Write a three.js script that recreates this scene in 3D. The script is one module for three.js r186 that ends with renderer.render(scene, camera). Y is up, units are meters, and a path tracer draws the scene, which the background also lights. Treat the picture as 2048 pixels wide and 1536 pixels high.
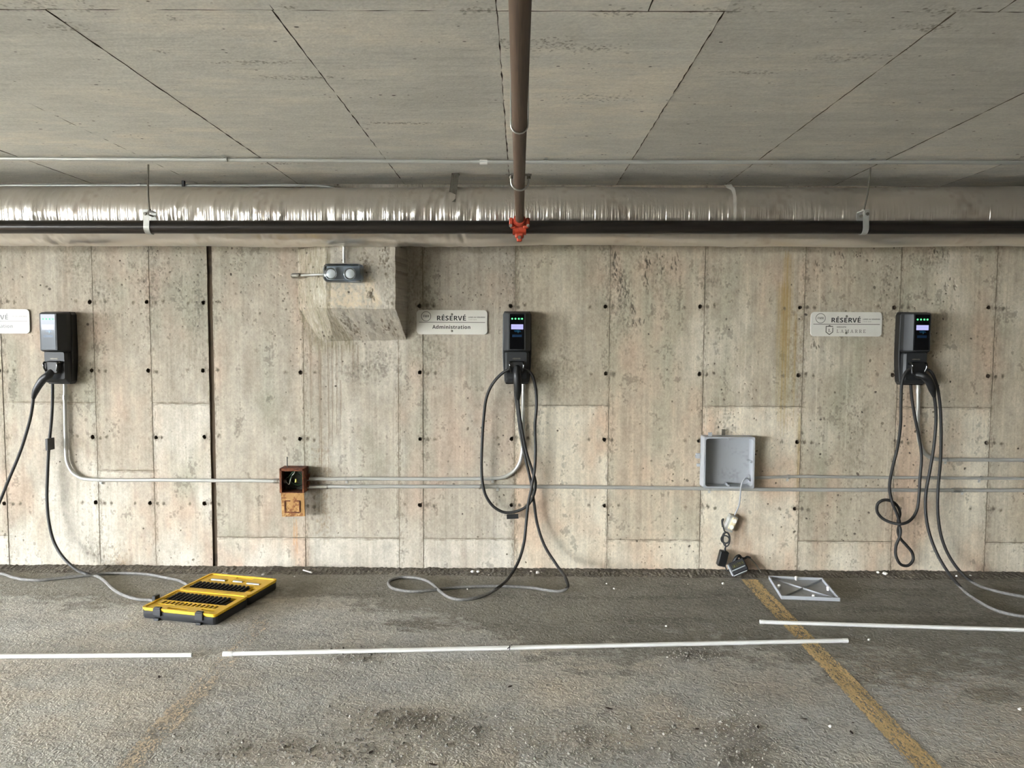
import * as THREE from 'three';
import { mergeGeometries, mergeVertices, toCreasedNormals } from 'three/addons/utils/BufferGeometryUtils.js';
import { RoundedBoxGeometry } from 'three/addons/geometries/RoundedBoxGeometry.js';

// ---------------------------------------------------------------- camera, sky, daylight, exposure
const scene = new THREE.Scene();
const deg = Math.PI / 180;
const camera = new THREE.PerspectiveCamera(2 * Math.atan(768 / 1500) / deg, 2048 / 1536, 0.05, 200);
camera.position.set(0, 1.515, 4.82);
camera.rotation.set(-3.55 * deg, 0.35 * deg, 0.30 * deg, 'YXZ');
camera.setViewOffset(2048, 1536, -9, 0, 2048, 1536);
const renderer = new THREE.WebGLRenderer({ antialias: true });
renderer.toneMapping = THREE.LinearToneMapping;
renderer.toneMappingExposure = 4.6;
renderer.shadowMap.enabled = true;
scene.background = new THREE.Color(0.87, 0.93, 1.0);          // even overcast sky
scene.backgroundIntensity = 14;
const DAY = { x: -11.4, z0: 1.8, z1: 16.4, y0: 0.05, y1: 2.36 };  // the open side of the garage, left of the frame
const lowFill = new THREE.DirectionalLight(new THREE.Color(1.0, 0.98, 0.94), 0.7);   // added soft low light through the opening, lifts the lower wall
lowFill.name = 'added_low_fill'; lowFill.position.set(-21.1, 4.1, 21.1); lowFill.target.position.set(0, 1, 0); lowFill.castShadow = true;
lowFill.shadow.radius = 30; lowFill.shadow.mapSize.set(2048, 2048);
Object.assign(lowFill.shadow.camera, { left: -16, right: 16, top: 8, bottom: -8, near: 1, far: 60 });
scene.add(lowFill, lowFill.target);


// ---------------------------------------------------------------- helpers
const CEIL = 2.48;
const used = new Map();
function numbered(name) {
  const n = used.get(name) ?? 0; used.set(name, n + 1);
  return n ? name + '_' + String(n).padStart(3, '0') : name;
}
function thing(name, label, category, at = [0, 0, 0], group) {
  const g = new THREE.Group(); g.name = numbered(name); g.position.set(...at);
  g.userData = { label, category }; if (group) g.userData.group = group;
  scene.add(g); return g;
}
function structure(name, at = [0, 0, 0]) {
  const g = new THREE.Group(); g.name = name; g.position.set(...at); g.userData = { kind: 'structure' }; scene.add(g); return g;
}
function mesh(name, geo, mat, parent) {                    // geometry in the parent's own frame
  const m = new THREE.Mesh(geo, mat); m.name = name; m.castShadow = m.receiveShadow = true; (parent || scene).add(m); return m;
}
function part(name, geo, mat, parent) {                    // geometry in world metres, moved into its thing's frame
  const p = new THREE.Vector3(); for (let o = parent; o && o !== scene; o = o.parent) p.sub(o.position);
  geo.translate(p.x, p.y, p.z); return mesh(name, geo, mat, parent);
}
function single(name, label, category, geo, mat, at, group) {
  const m = mesh(numbered(name), geo, mat, scene); m.position.set(...at); m.userData = { label, category }; if (group) m.userData.group = group; return m;
}
function rng(seed) { let a = seed >>> 0; return () => { a = (a + 0x6d2b79f5) | 0; let t = Math.imul(a ^ (a >>> 15), 1 | a); t = (t + Math.imul(t ^ (t >>> 7), 61 | t)) ^ t; return ((t ^ (t >>> 14)) >>> 0) / 4294967296; }; }
const V = (a) => new THREE.Vector3(...a);
const box = (w, h, d, x = 0, y = 0, z = 0) => new THREE.BoxGeometry(w, h, d).translate(x, y, z);
const rbox = (w, h, d, r, x = 0, y = 0, z = 0, s = 2) => new RoundedBoxGeometry(w, h, d, s, r).translate(x, y, z);
const cyl = (r, h, axis = 'y', x = 0, y = 0, z = 0, r2 = r, n = 20) => {
  const g = new THREE.CylinderGeometry(r2, r, h, n); if (axis === 'x') g.rotateZ(-Math.PI / 2); if (axis === 'z') g.rotateX(Math.PI / 2); return g.translate(x, y, z);
};
const merge = (list) => mergeGeometries(list.map((g) => { const q = g.index ? g.toNonIndexed() : g; for (const k of Object.keys(q.attributes)) if (!['position', 'normal', 'uv'].includes(k)) q.deleteAttribute(k); return q; }));
function cableColours(g, floorDust, seed) {                   // dark rubber, scuffed grey with floor dust where it lies on the ground
  const p = g.attributes.position, c = new Float32Array(p.count * 3), R = rng(seed);
  for (let i = 0; i < p.count; i++) { const lies = p.getY(i) < 0.03 ? floorDust : 0, v = 0.012 + R() * 0.004 + lies * (0.10 + R() * 0.10); c[i * 3] = v; c[i * 3 + 1] = v * 0.97; c[i * 3 + 2] = v * 0.91; }
  g.setAttribute('color', new THREE.BufferAttribute(c, 3)); return g;
}
const curve = (pts, t = 0.5) => new THREE.CatmullRomCurve3(pts.map(V), false, 'centripetal', t);
function tube(pts, r, seg = 160, radial = 12) { return new THREE.TubeGeometry(curve(pts), seg, r, radial, false); }
function sweep(pts, radii, seg = 40, radial = 16) {         // a tube whose radius follows a list of values
  const c = curve(pts), g = new THREE.TubeGeometry(c, seg, 1, radial, false), p = g.attributes.position, v = new THREE.Vector3(), o = new THREE.Vector3();
  for (let i = 0; i <= seg; i++) {
    const t = i / seg, k = t * (radii.length - 1), a = Math.min(Math.floor(k), radii.length - 2), s = k - a, r = radii[a] * (1 - s) + radii[a + 1] * s;
    c.getPointAt(t, o);
    for (let j = 0; j <= radial; j++) { const n = i * (radial + 1) + j; v.fromBufferAttribute(p, n).sub(o).multiplyScalar(r).add(o); p.setXYZ(n, v.x, v.y, v.z); }
  }
  const ends = [0, 1].map((t) => { const q = c.getPointAt(t), r = t ? radii.at(-1) : radii[0]; return new THREE.SphereGeometry(r, 12, 8).translate(q.x, q.y, q.z); });
  g.computeVertexNormals(); return merge([g, ...ends]);
}
function roundRect(x0, x1, y0, y1, r) {
  const s = new THREE.Shape();
  s.moveTo(x0 + r, y0); s.lineTo(x1 - r, y0); s.absarc(x1 - r, y0 + r, r, -Math.PI / 2, 0); s.lineTo(x1, y1 - r); s.absarc(x1 - r, y1 - r, r, 0, Math.PI / 2);
  s.lineTo(x0 + r, y1); s.absarc(x0 + r, y1 - r, r, Math.PI / 2, Math.PI); s.lineTo(x0, y0 + r); s.absarc(x0 + r, y0 + r, r, Math.PI, Math.PI * 1.5); return s;
}
function loft(rings, crease = 0.6) {                         // rounded rectangles [x0, x1, y0, y1, z, r] joined in order, both ends closed
  const N = 40, pos = [], idx = [];
  const ring = ([x0, x1, y0, y1, z, r]) => { const pts = []; const cs = [[x1 - r, y0 + r, -90], [x1 - r, y1 - r, 0], [x0 + r, y1 - r, 90], [x0 + r, y0 + r, 180]];
    for (const [cx, cy, a] of cs) for (let k = 0; k < N / 4; k++) { const t = (a + 90 * k / (N / 4 - 1)) * deg; pts.push([cx + r * Math.cos(t), cy + r * Math.sin(t), z]); } return pts; };
  const rs = rings.map(ring); for (const r of rs) for (const p of r) pos.push(...p);
  for (let i = 0; i < rs.length - 1; i++) for (let k = 0; k < N; k++) { const a = i * N + k, b = i * N + (k + 1) % N, c = a + N, d = b + N; idx.push(a, b, d, a, d, c); }
  for (const [i, flip] of [[0, true], [rs.length - 1, false]]) { const c = pos.length / 3, q = rings[i]; pos.push((q[0] + q[1]) / 2, (q[2] + q[3]) / 2, q[4]);
    for (let k = 0; k < N; k++) { const a = i * N + k, b = i * N + (k + 1) % N; flip ? idx.push(c, b, a) : idx.push(c, a, b); } }
  const g = new THREE.BufferGeometry(); g.setAttribute('position', new THREE.Float32BufferAttribute(pos, 3)); g.setIndex(idx);
  const uv = []; for (let i = 0; i < pos.length; i += 3) uv.push(pos[i], pos[i + 1]); g.setAttribute('uv', new THREE.Float32BufferAttribute(uv, 2));
  return toCreasedNormals(g, crease);
}

// ---------------------------------------------------------------- noise and textures
function field(w, h, layers, seed) {                         // sum of smooth random lattices, about -1 .. 1 each
  const out = new Float32Array(w * h), R = rng(seed);
  for (const [cx, cy, amp] of layers) {
    const gw = Math.ceil(w / cx) + 3, gh = Math.ceil(h / cy) + 3, g = new Float32Array(gw * gh); for (let i = 0; i < g.length; i++) g[i] = (R() * 2 - 1) * amp;
    const ix = new Int32Array(w), fx = new Float32Array(w), ox = R(), oy = R();
    for (let x = 0; x < w; x++) { const t = x / cx + ox, i = Math.floor(t), f = t - i; ix[x] = i; fx[x] = f * f * (3 - 2 * f); }
    for (let y = 0; y < h; y++) {
      const t = y / cy + oy, j = Math.floor(t), f = t - j, fy = f * f * (3 - 2 * f), r0 = j * gw, r1 = r0 + gw, o = y * w;
      for (let x = 0; x < w; x++) { const i = ix[x], s = fx[x], a = g[r0 + i], b = g[r1 + i], top = a + (g[r0 + i + 1] - a) * s, bot = b + (g[r1 + i + 1] - b) * s; out[o + x] += top + (bot - top) * fy; }
    }
  }
  return out;
}
const clamp = (x, a = 0, b = 1) => (x < a ? a : x > b ? b : x);
function canvasOf(w, h) { const c = document.createElement('canvas'); c.width = w; c.height = h; return c; }
function paintPixels(c, fn) { const x = c.getContext('2d'), im = x.getImageData(0, 0, c.width, c.height), d = im.data; fn(d, c.width, c.height); x.putImageData(im, 0, 0); }
function colorTexture(c) { const t = new THREE.CanvasTexture(c); t.colorSpace = THREE.SRGBColorSpace; t.magFilter = THREE.LinearFilter; return t; }
function heightTexture(data, w, h) { const q = new Uint8Array(w * h * 4); for (let i = 0; i < w * h; i++) { q[i * 4] = q[i * 4 + 1] = q[i * 4 + 2] = data[i]; q[i * 4 + 3] = 255; } const t = new THREE.DataTexture(q, w, h, THREE.RGBAFormat, THREE.UnsignedByteType); t.flipY = true; t.magFilter = THREE.LinearFilter; t.needsUpdate = true; return t; }
function place(t, x0, y0, w, h) { t.wrapS = t.wrapT = THREE.MirroredRepeatWrapping; t.repeat.set(1 / w, 1 / h); t.offset.set(-x0 / w, -y0 / h); return t; }   // uv in metres
function grain(size, layers, seed, mid = 128, gain = 60) {
  const f = field(size, size, layers, seed), d = new Uint8Array(size * size); for (let i = 0; i < d.length; i++) d[i] = clamp(mid + f[i] * gain, 0, 255);
  const t = heightTexture(d, size, size); t.wrapS = t.wrapT = THREE.MirroredRepeatWrapping; return t;
}
const fineGrain = grain(256, [[2, 2, 1], [6, 6, 0.6]], 11);
const softGrain = grain(256, [[40, 40, 1], [12, 12, 0.5], [3, 3, 0.3]], 12);
const wornGrain = grain(256, [[40, 40, 1], [12, 12, 0.5], [3, 3, 0.3]], 13, 205, 40);
const rough = (t, r) => { const q = t.clone(); q.repeat.set(r, r); q.needsUpdate = true; return q; };
function mottled(size, base, tints, layers, seed) {          // a small tileable-by-mirror colour map: base with patches of other colours
  const c = canvasOf(size, size), f = tints.map((t, k) => field(size, size, layers, seed + k * 7));
  paintPixels(c, (d) => { for (let i = 0, p = 0; i < size * size; i++, p += 4) { let [r, g, b] = base; tints.forEach(([cr, cg, cb, at, soft], k) => { const m = clamp((f[k][i] - at) / soft); r += (cr - r) * m; g += (cg - g) * m; b += (cb - b) * m; }); d[p] = r; d[p + 1] = g; d[p + 2] = b; d[p + 3] = 255; } });
  const t = colorTexture(c); t.wrapS = t.wrapT = THREE.MirroredRepeatWrapping; return t;
}

const M = {};
const std = (o) => new THREE.MeshStandardMaterial(o);
M.plasticBlack = std({ color: 0x131415, roughness: 0.45, bumpMap: rough(fineGrain, 3), bumpScale: 0.0002 });
M.plasticGrey = std({ color: 0x232527, roughness: 0.5, bumpMap: rough(fineGrain, 3), bumpScale: 0.0002 });
M.gloss = new THREE.MeshPhysicalMaterial({ color: 0x0a0b0d, roughness: 0.06, clearcoat: 1, clearcoatRoughness: 0.03 });
M.rubber = std({ color: 0xffffff, vertexColors: true, roughness: 0.72, bumpMap: rough(fineGrain, 6), bumpScale: 0.0003, roughnessMap: rough(wornGrain, 4) });
M.galvanized = std({ map: mottled(128, [188, 188, 182], [[164, 164, 158, 0.3, 0.5], [206, 207, 204, 0.4, 0.3]], [[20, 20, 0.7], [5, 5, 0.5]], 40), metalness: 0.45, roughness: 0.36 });
M.steel = std({ color: 0xb9b9b4, metalness: 0.9, roughness: 0.3, bumpMap: rough(softGrain, 2), bumpScale: 0.0002 });
M.steelDull = std({ map: mottled(128, [120, 116, 106], [[96, 88, 76, 0.2, 0.5], [146, 142, 132, 0.4, 0.4]], [[16, 16, 0.7], [4, 4, 0.5]], 44), metalness: 0.6, roughness: 0.5 });
M.rust = std({ map: mottled(256, [104, 58, 34], [[62, 34, 24, 0.1, 0.5], [150, 92, 50, 0.3, 0.4], [40, 26, 22, 0.6, 0.3]], [[50, 50, 0.7], [14, 14, 0.5], [4, 4, 0.35]], 50), roughness: 0.9, bumpMap: rough(softGrain, 2), bumpScale: 0.0015 });
M.greyPvc = std({ map: mottled(128, [160, 163, 166], [[146, 148, 150, 0.3, 0.6]], [[30, 30, 0.7], [5, 5, 0.4]], 60), roughness: 0.5 });
M.whitePvc = std({ map: mottled(128, [226, 226, 222], [[206, 204, 196, 0.35, 0.5]], [[40, 40, 0.7], [6, 6, 0.5]], 64), roughness: 0.35 });
M.orange = std({ map: mottled(128, [178, 62, 34], [[140, 44, 26, 0.2, 0.5], [196, 90, 60, 0.5, 0.3]], [[20, 20, 0.7], [5, 5, 0.5]], 66), roughness: 0.55 });
M.yellow = std({ map: mottled(128, [236, 190, 36], [[216, 166, 24, 0.4, 0.5]], [[40, 40, 0.7], [5, 5, 0.5]], 68), roughness: 0.42, bumpMap: rough(fineGrain, 3), bumpScale: 0.0002 });
M.toolBlack = std({ color: 0x161514, roughness: 0.3, metalness: 0.6, roughnessMap: rough(wornGrain, 2) });
M.shellBlack = std({ color: 0x202124, roughness: 0.55, bumpMap: rough(fineGrain, 3), bumpScale: 0.0003 });
M.white = std({ color: 0xe8e6e0, roughness: 0.5, roughnessMap: rough(wornGrain, 1) });

// ---------------------------------------------------------------- the formwork layout of the long concrete wall
const seams = [-3.3517, -2.7517, -2.3857, -1.9974, -1.4028, -0.7898, -0.6318, -0.0394, 0.565, 1.1683, 1.806, 2.4138, 3.0206];
const half = seams[7];                                       // left and right halves of the wall wear one texture each
const yHi = 1.0801, yLo = 0.2028, yMid = 0.6377;
const columns = [[-11.55, -10.4, yLo], [-10.4, -9, yHi], [-9, -7, yLo], [-7, -5.5, yHi], [-5.5, -4.6, yLo], [-4.6, seams[0], yLo], [seams[0], seams[1], yHi], [seams[1], seams[2], yMid], [seams[2], seams[3], yHi], [seams[3], seams[4], yLo], [seams[4], seams[5], yLo], [seams[5], seams[6], 0], [seams[6], seams[7], yLo],
  [seams[7], seams[8], yHi], [seams[8], seams[9], yLo], [seams[9], seams[10], yHi], [seams[10], seams[11], yLo], [seams[11], seams[12], yHi], [seams[12], 3.62, yLo], [3.62, 5.2, yHi], [5.2, 8, yLo]];
const tieHoles = [[-3.3503, 1.7251], [-3.3668, 1.2846], [-3.3537, 0.8523], [-3.3601, 0.4151], [-2.7635, 1.728], [-2.7735, 1.2879], [-2.7799, 0.8558], [-2.7633, 0.4257], [-2.3933, 1.7298], [-2.3979, 1.2899], [-2.3796, 0.855], [-2.4164, 0.4247], [-2.0395, 1.7283], [-2.0518, 1.2918], [-2.051, 0.8602], [-2.0599, 0.4238], [-1.422, 1.2824], [-1.4306, 0.851], [-1.4362, 0.4147], [-0.6532, 1.7129], [-0.6479, 1.2867], [-0.6491, 0.8557], [-0.6535, 0.4233], [-0.0704, 1.7158], [-0.047, 0.8594], [-0.0546, 0.4273], [0.537, 1.7156], [0.5488, 1.2869], [0.5413, 0.8597], [0.5467, 0.428], [1.1402, 1.7186], [1.1458, 1.2869], [1.1578, 0.8537], [1.1698, 0.4223], [1.7777, 1.7154], [1.7804, 1.284], [1.783, 0.8511], [1.7791, 0.4165], [2.3758, 1.7184], [2.3818, 1.2874], [2.4103, 0.8549], [2.4162, 0.4241], [2.9761, 1.7214], [2.9921, 1.2843], [3.0047, 0.8521], [3.0173, 0.4183]];

const WALL_K = 560, WALL_H = 2.6, WALL_W = 3.6;              // texture pixels per metre, metres covered
const wx0 = [half - WALL_W, half];
const stains = {                                             // marks seen on the wall, [x, y, ...] in metres
  smudges: [[-2.8583, 1.9949, 40, 50, 1], [-2.7043, 1.773, 35, 60, 1], [-2.3809, 1.8383, 30, 90, 2], [-2.0966, 1.6162, 26, 90, 1], [-1.4181, 1.8429, 12, 60, 1], [-1.054, 1.3005, 70, 24, 2], [-0.9086, 1.3496, 36, 40, 2], [-0.7136, 1.8462, 25, 50, 1], [0.5954, 1.8842, 40, 90, 2], [0.6627, 1.6302, 26, 60, 2], [0.8164, 2.0117, 26, 30, 1], [0.8821, 1.8855, 30, 70, 1], [1.2004, 1.887, 30, 40, 1], [2.5928, 2.0198, 40, 30, 2], [2.3123, 1.8923, 26, 50, 1], [-2.6397, 0.045, 34, 30, 3], [1.3188, 0.8612, 26, 90, 1], [2.1569, 0.8339, 30, 120, 1], [-0.0427, 1.9287, 26, 60, 1], [-0.5864, 1.4317, 40, 70, 1], [-1.3038, 0.5834, 24, 90, 3], [-1.274, 0.3201, 16, 50, 3], [1.7534, 1.4442, 20, 120, 3], [0.2176, 1.3075, 60, 60, 1], [-2.7858, 0.1106, 30, 40, 2]] };
const ochre = [[1.6944, 2.0787, 16, 330, 1], [1.6774, 1.8893, 26, 300, 1], [1.7526, 1.6994, 6, 260, 1], [-1.4634, 0.332, 4, 110, 2], [-1.4764, 0.3319, 3, 60, 2], [1.7964, 1.0585, 8, 180, 1]];
const drips = [[-1.3585, 1.4597, 170], [-1.3038, 1.46, 300], [-1.2458, 1.4603, 270], [-1.2204, 1.4284, 190], [-1.1911, 1.4606, 180], [-1.1557, 1.4608, 60], [-1.0849, 1.4612, 70], [-1.0527, 1.4614, 50], [-1.2945, 1.428, 330], [-1.1674, 1.2354, 100]];
const limeDrips = [[1.1883, 1.2486, 250], [1.2802, 1.1524, 200], [1.389, 1.4423, 330], [1.4355, 1.6341, 440], [1.4809, 1.218, 330], [1.5354, 1.2183, 200], [1.3446, 0.4366, 120], [1.4256, 0.4371, 110], [1.8997, 1.8904, 300], [2.0944, 1.7646, 300], [2.3672, 0.8027, 200], [-0.1698, 1.7535, 200], [-1.4209, 1.6196, 420], [-1.9665, 1.6808, 220], [-0.8128, 1.1728, 260], [0.2831, 1.179, 200]];
function paintWall(side) {
  const w = 2016, h = Math.round(WALL_H * WALL_K), x0 = wx0[side], c = canvasOf(w, h), g = c.getContext('2d'), R = rng(700 + side);
  const X = (x) => (x - x0) * WALL_K, Y = (y) => (WALL_H - y) * WALL_K, P = (px) => px / 311 * WALL_K;
  const blot = field(w, h, [[150, 260, 0.6], [60, 150, 0.45], [24, 50, 0.25]], 20 + side), blot2 = field(w, h, [[110, 300, 0.7], [40, 100, 0.5]], 30 + side);
  const streak = field(w, h, [[5, 260, 0.6], [11, 420, 0.6], [26, 700, 0.6], [3, 90, 0.35]], 40 + side), fine = field(w, h, [[2, 2, 0.8], [4, 5, 0.7], [9, 10, 0.5]], 50 + side), patch = field(w, h, [[34, 60, 0.8], [12, 20, 0.6], [5, 6, 0.5]], 60 + side);
  const tones = [[0, 0], [0, 0], [0, 0], [0, 0], [0.1, 0.1], [-0.1, 0.5], [-0.2, 0.0], [0, 0.2], [-0.3, 0.2], [-0.1, 0.6], [-0.2, 0.1], [0.0, 0.6], [-0.2, 0.2], [-0.3, 0.7], [0.1, 0.5], [-0.1, 0.8], [-0.3, 0.2], [0.1, 0.6]], tone = columns.map((q, k) => tones[k] ?? [0, 0]), colOf = new Int32Array(w);  // lower panels paler: partly the concrete, partly brighter light put into the colour
  for (let x = 0; x < w; x++) { const m = x0 + x / WALL_K; colOf[x] = Math.max(0, columns.findIndex((q) => m >= q[0] && m < q[1])); }
  const relief = new Float32Array(w * h);
  paintPixels(c, (d) => {
    for (let y = 0, i = 0, p = 0; y < h; y++) for (let x = 0; x < w; x++, i++, p += 4) {
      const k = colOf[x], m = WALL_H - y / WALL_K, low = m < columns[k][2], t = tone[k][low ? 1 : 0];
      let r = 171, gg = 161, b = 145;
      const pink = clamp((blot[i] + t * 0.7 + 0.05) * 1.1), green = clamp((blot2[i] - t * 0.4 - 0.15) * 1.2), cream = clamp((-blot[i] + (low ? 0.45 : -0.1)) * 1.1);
      r += (178 - r) * pink; gg += (159 - gg) * pink; b += (141 - b) * pink;
      r += (160 - r) * green; gg += (155 - gg) * green; b += (138 - b) * green;
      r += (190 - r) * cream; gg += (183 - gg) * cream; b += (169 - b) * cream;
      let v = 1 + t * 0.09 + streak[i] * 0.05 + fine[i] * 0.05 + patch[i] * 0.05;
      const dark = clamp((patch[i] + blot2[i] * 0.5 - 0.72) * 2.4); v *= 1 - 0.20 * dark;
      if (side) { r *= 1.008; b *= 0.975; } else { r *= 0.965; gg *= 0.965; b *= 0.965; }  // right half warmed, left half dimmed: light balance put into the colour
      d[p] = r * v; d[p + 1] = gg * v; d[p + 2] = b * v; d[p + 3] = 255;
      relief[i] = fine[i] * 0.35 + patch[i] * 0.5 - dark * 0.3 + streak[i] * 0.1;
    }
  });
  const speckle = (x, y, rx, ry, n, col, a, s0, s1) => { for (let k = 0; k < n; k++) { const u = R() * 6.283, q = Math.sqrt(-2 * Math.log(R() + 1e-6)) * 0.5, px = x + Math.cos(u) * q * rx, py = y + Math.sin(u) * q * ry; g.fillStyle = `rgba(${col},${(a * (0.4 + R())).toFixed(3)})`; g.beginPath(); g.ellipse(px, py, s0 + R() * s1, (s0 + R() * s1) * 1.6, R() * 0.6 - 0.3, 0, 7); g.fill(); } };
  const wander = (x, y, len, width, col, a) => { g.strokeStyle = `rgba(${col},${a})`; g.lineWidth = width; g.beginPath(); g.moveTo(x, y); for (let k = 1; k <= 14; k++) g.lineTo(x + (R() - 0.5) * 3, y + len * k / 14); g.stroke(); };
  // dirt along the seams
  for (const s of [...seams, half]) { if (s < x0 - 0.1 || s > x0 + WALL_W + 0.1) continue; for (let y = 0; y < h; y += 3) { const n = 1 + Math.floor(R() * 2.5); for (let k = 0; k < n; k++) { const o = (R() + R() - 1) * 16; g.fillStyle = `rgba(92,84,70,${(0.10 + R() * 0.14).toFixed(3)})`; g.fillRect(X(s) + o, y, 1 + R() * 4, 3 + R() * 14); } } }
  for (const q of columns) if (q[2] > 0) for (let k = 0; k < 160; k++) { const x = X(q[0] + R() * (q[1] - q[0])); g.fillStyle = `rgba(96,88,74,${(0.08 + R() * 0.12).toFixed(3)})`; g.fillRect(x, Y(q[2]) + (R() + R() - 1) * 8, 6 + R() * 22, 1 + R() * 3); }
  // smudges, ochre runs, drips
  const cols = { 1: '86,82,70', 2: '74,70,62', 3: '104,84,60' };
  for (const [x, y, rx, ry, kind] of stains.smudges) speckle(X(x), Y(y), P(rx), P(ry), Math.round(rx * ry * 0.15), cols[kind], 0.13, 1, 4);
  for (const [x, y, ww, len, kind] of ochre) for (let k = 0; k < ww * (kind === 2 ? 1.6 : 2.4); k++) wander(X(x) + (R() + R() - 1) * P(ww) * (kind === 2 ? 1 : 0.7), Y(y) + R() * P(20), P(len) * (0.35 + R() * 0.65), kind === 2 ? 1 + R() * 2.5 : 1.5 + R() * 5, kind === 2 ? '190,132,80' : '150,120,72', kind === 2 ? 0.22 : 0.075);
  for (const [x, y, len] of drips) { wander(X(x), Y(y), P(len), 1.6, '84,72,58', 0.5); wander(X(x) + 3, Y(y), P(len) * 0.7, 5, '112,96,76', 0.22); }
  for (const [x, y, len] of limeDrips) { wander(X(x), Y(y), P(len), 2.6, '216,208,190', 0.32); wander(X(x) + 4, Y(y) + 30, P(len) * 0.6, 1.4, '216,208,190', 0.3); }
  // shutter nail marks beside the ties, bug holes, pits
  const pits = [];
  for (const [x, y] of tieHoles) { for (const [o, a] of [[-31, 0.13], [15, 0.22], [29, 0.18]]) if (R() < 0.85) { speckle(X(x) + P(o), Y(y) + (R() - 0.5) * 8, 6, 6, 20, '82,75,62', a, 1, 3.2); pits.push([X(x) + P(o), Y(y), 6, 0.3 * a / 0.2]); } speckle(X(x) + P(4), Y(y), 18, 15, 40, '84,77,64', 0.16, 1, 3); }
  const dens = field(64, 48, [[10, 12, 1], [5, 6, 0.5]], 90 + side);
  for (let k = 0; k < 5200; k++) { const x = R() * w, y = R() * h, q = dens[Math.floor(y / h * 48) * 64 + Math.floor(x / w * 64)] + (y < h * 0.42 ? 0.25 : -0.2); if (R() > 0.14 + q * 0.5) continue; const s = 0.8 + R() * R() * R() * 5.5; g.fillStyle = `rgba(${R() < 0.5 ? '58,52,44' : '84,76,64'},${(0.45 + R() * 0.45).toFixed(2)})`; g.beginPath(); g.ellipse(x, y, s, s * (0.8 + R() * 0.8), R() * 3, 0, 7); g.fill(); pits.push([x, y, s + 1, 1]); }
  // honeycombed upper patch right of the third charger sign and lime crust on the bracket
  if (side === 1) for (const [x, y, n, rx, ry] of [[0.6005, 1.9791, 26, 8, 40], [0.6273, 1.8843, 24, 8, 36], [0.6668, 1.7957, 22, 8, 34], [0.7126, 1.7196, 18, 8, 22], [0.8036, 2.0117, 12, 8, 24], [0.7927, 1.8978, 9, 6, 40], [0.8867, 1.9868, 12, 10, 26], [0.9757, 1.9935, 9, 10, 20], [1.9353, 1.9727, 12, 30, 14], [2.0849, 2.0553, 12, 40, 10], [2.6163, 2.064, 16, 40, 10], [1.9122, 1.477, 5, 26, 7], [0.7269, 1.6146, 12, 20, 24], [2.7416, 1.8627, 9, 30, 14]]) for (let k = 0; k < n; k++) { const px = X(x) + (R() + R() - 1) * P(rx), py = Y(y) + (R() + R() - 1) * P(ry), l = 2 + R() * 11; g.fillStyle = `rgba(66,61,52,${(0.25 + R() * 0.4).toFixed(2)})`; g.beginPath(); g.ellipse(px, py, 0.8 + R() * 1.8, l, (R() - 0.72) * 0.6, 0, 7); g.fill(); pits.push([px, py, 3, 1]); }
  if (side === 0) {
    for (const [x, y, rx, ry, n] of [[-1.1206, 1.7725, 12, 24, 50], [-1.0415, 1.7849, 18, 26, 70], [-0.9657, 1.7672, 20, 20, 70], [-0.8954, 1.8218, 12, 20, 60], [-0.8535, 1.7376, 10, 12, 50], [-1.0117, 1.7126, 34, 6, 70]]) speckle(X(x), Y(y), P(rx), P(ry), n * 2, '202,186,160', 0.34, 1, 4.5);
    for (let k = 0; k < 2600; k++) { const px = X(-1.2813) + (R() * 2 - 1) * P(46), py = Y(1.7796) + (R() - 0.5) * P(200), q = (py - Y(1.6967)) / P(68); const sx = px + clamp(q) * P(20); g.fillStyle = `rgba(${R() < 0.7 ? '104,97,76' : '140,130,106'},${(0.08 + R() * 0.16).toFixed(3)})`; g.fillRect(sx, py, 1 + R() * 4, 8 + R() * 34); }
    for (const [x, y, rx, ry, n] of [[-0.8837, 1.7676, 8, 14, 36], [-1.0436, 1.5549, 20, 22, 30], [-0.8302, 1.5712, 18, 16, 24], [-1.0735, 1.6154, 10, 16, 16], [-0.7974, 1.9786, 14, 30, 30], [-0.9034, 1.9781, 20, 14, 20]]) speckle(X(x), Y(y), P(rx), P(ry), n, '74,64,50', 0.4, 1, 3.5);
  }
  const bw = w / 2, bh = h / 2, b = new Uint8Array(bw * bh);
  for (let y = 0; y < bh; y++) for (let x = 0; x < bw; x++) b[y * bw + x] = clamp(150 + relief[y * 2 * w + x * 2] * 46, 0, 255);
  for (const [x, y, s, a] of pits) { const q = Math.ceil(s / 2) + 1; for (let j = -q; j <= q; j++) for (let i = -q; i <= q; i++) { const px = Math.round(x / 2) + i, py = Math.round(y / 2) + j; if (px < 0 || py < 0 || px >= bw || py >= bh) continue; const e = clamp(1 - Math.hypot(i, j) / q); b[py * bw + px] = clamp(b[py * bw + px] - 150 * a * e, 0, 255); } }
  const map = place(colorTexture(c), x0, 0, WALL_W, WALL_H), bump = place(heightTexture(b, bw, bh), x0, 0, WALL_W, WALL_H);
  return std({ map, bumpMap: bump, bumpScale: 0.004, roughness: 0.93 });
}
M.wall = [paintWall(0), paintWall(1)];

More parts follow.
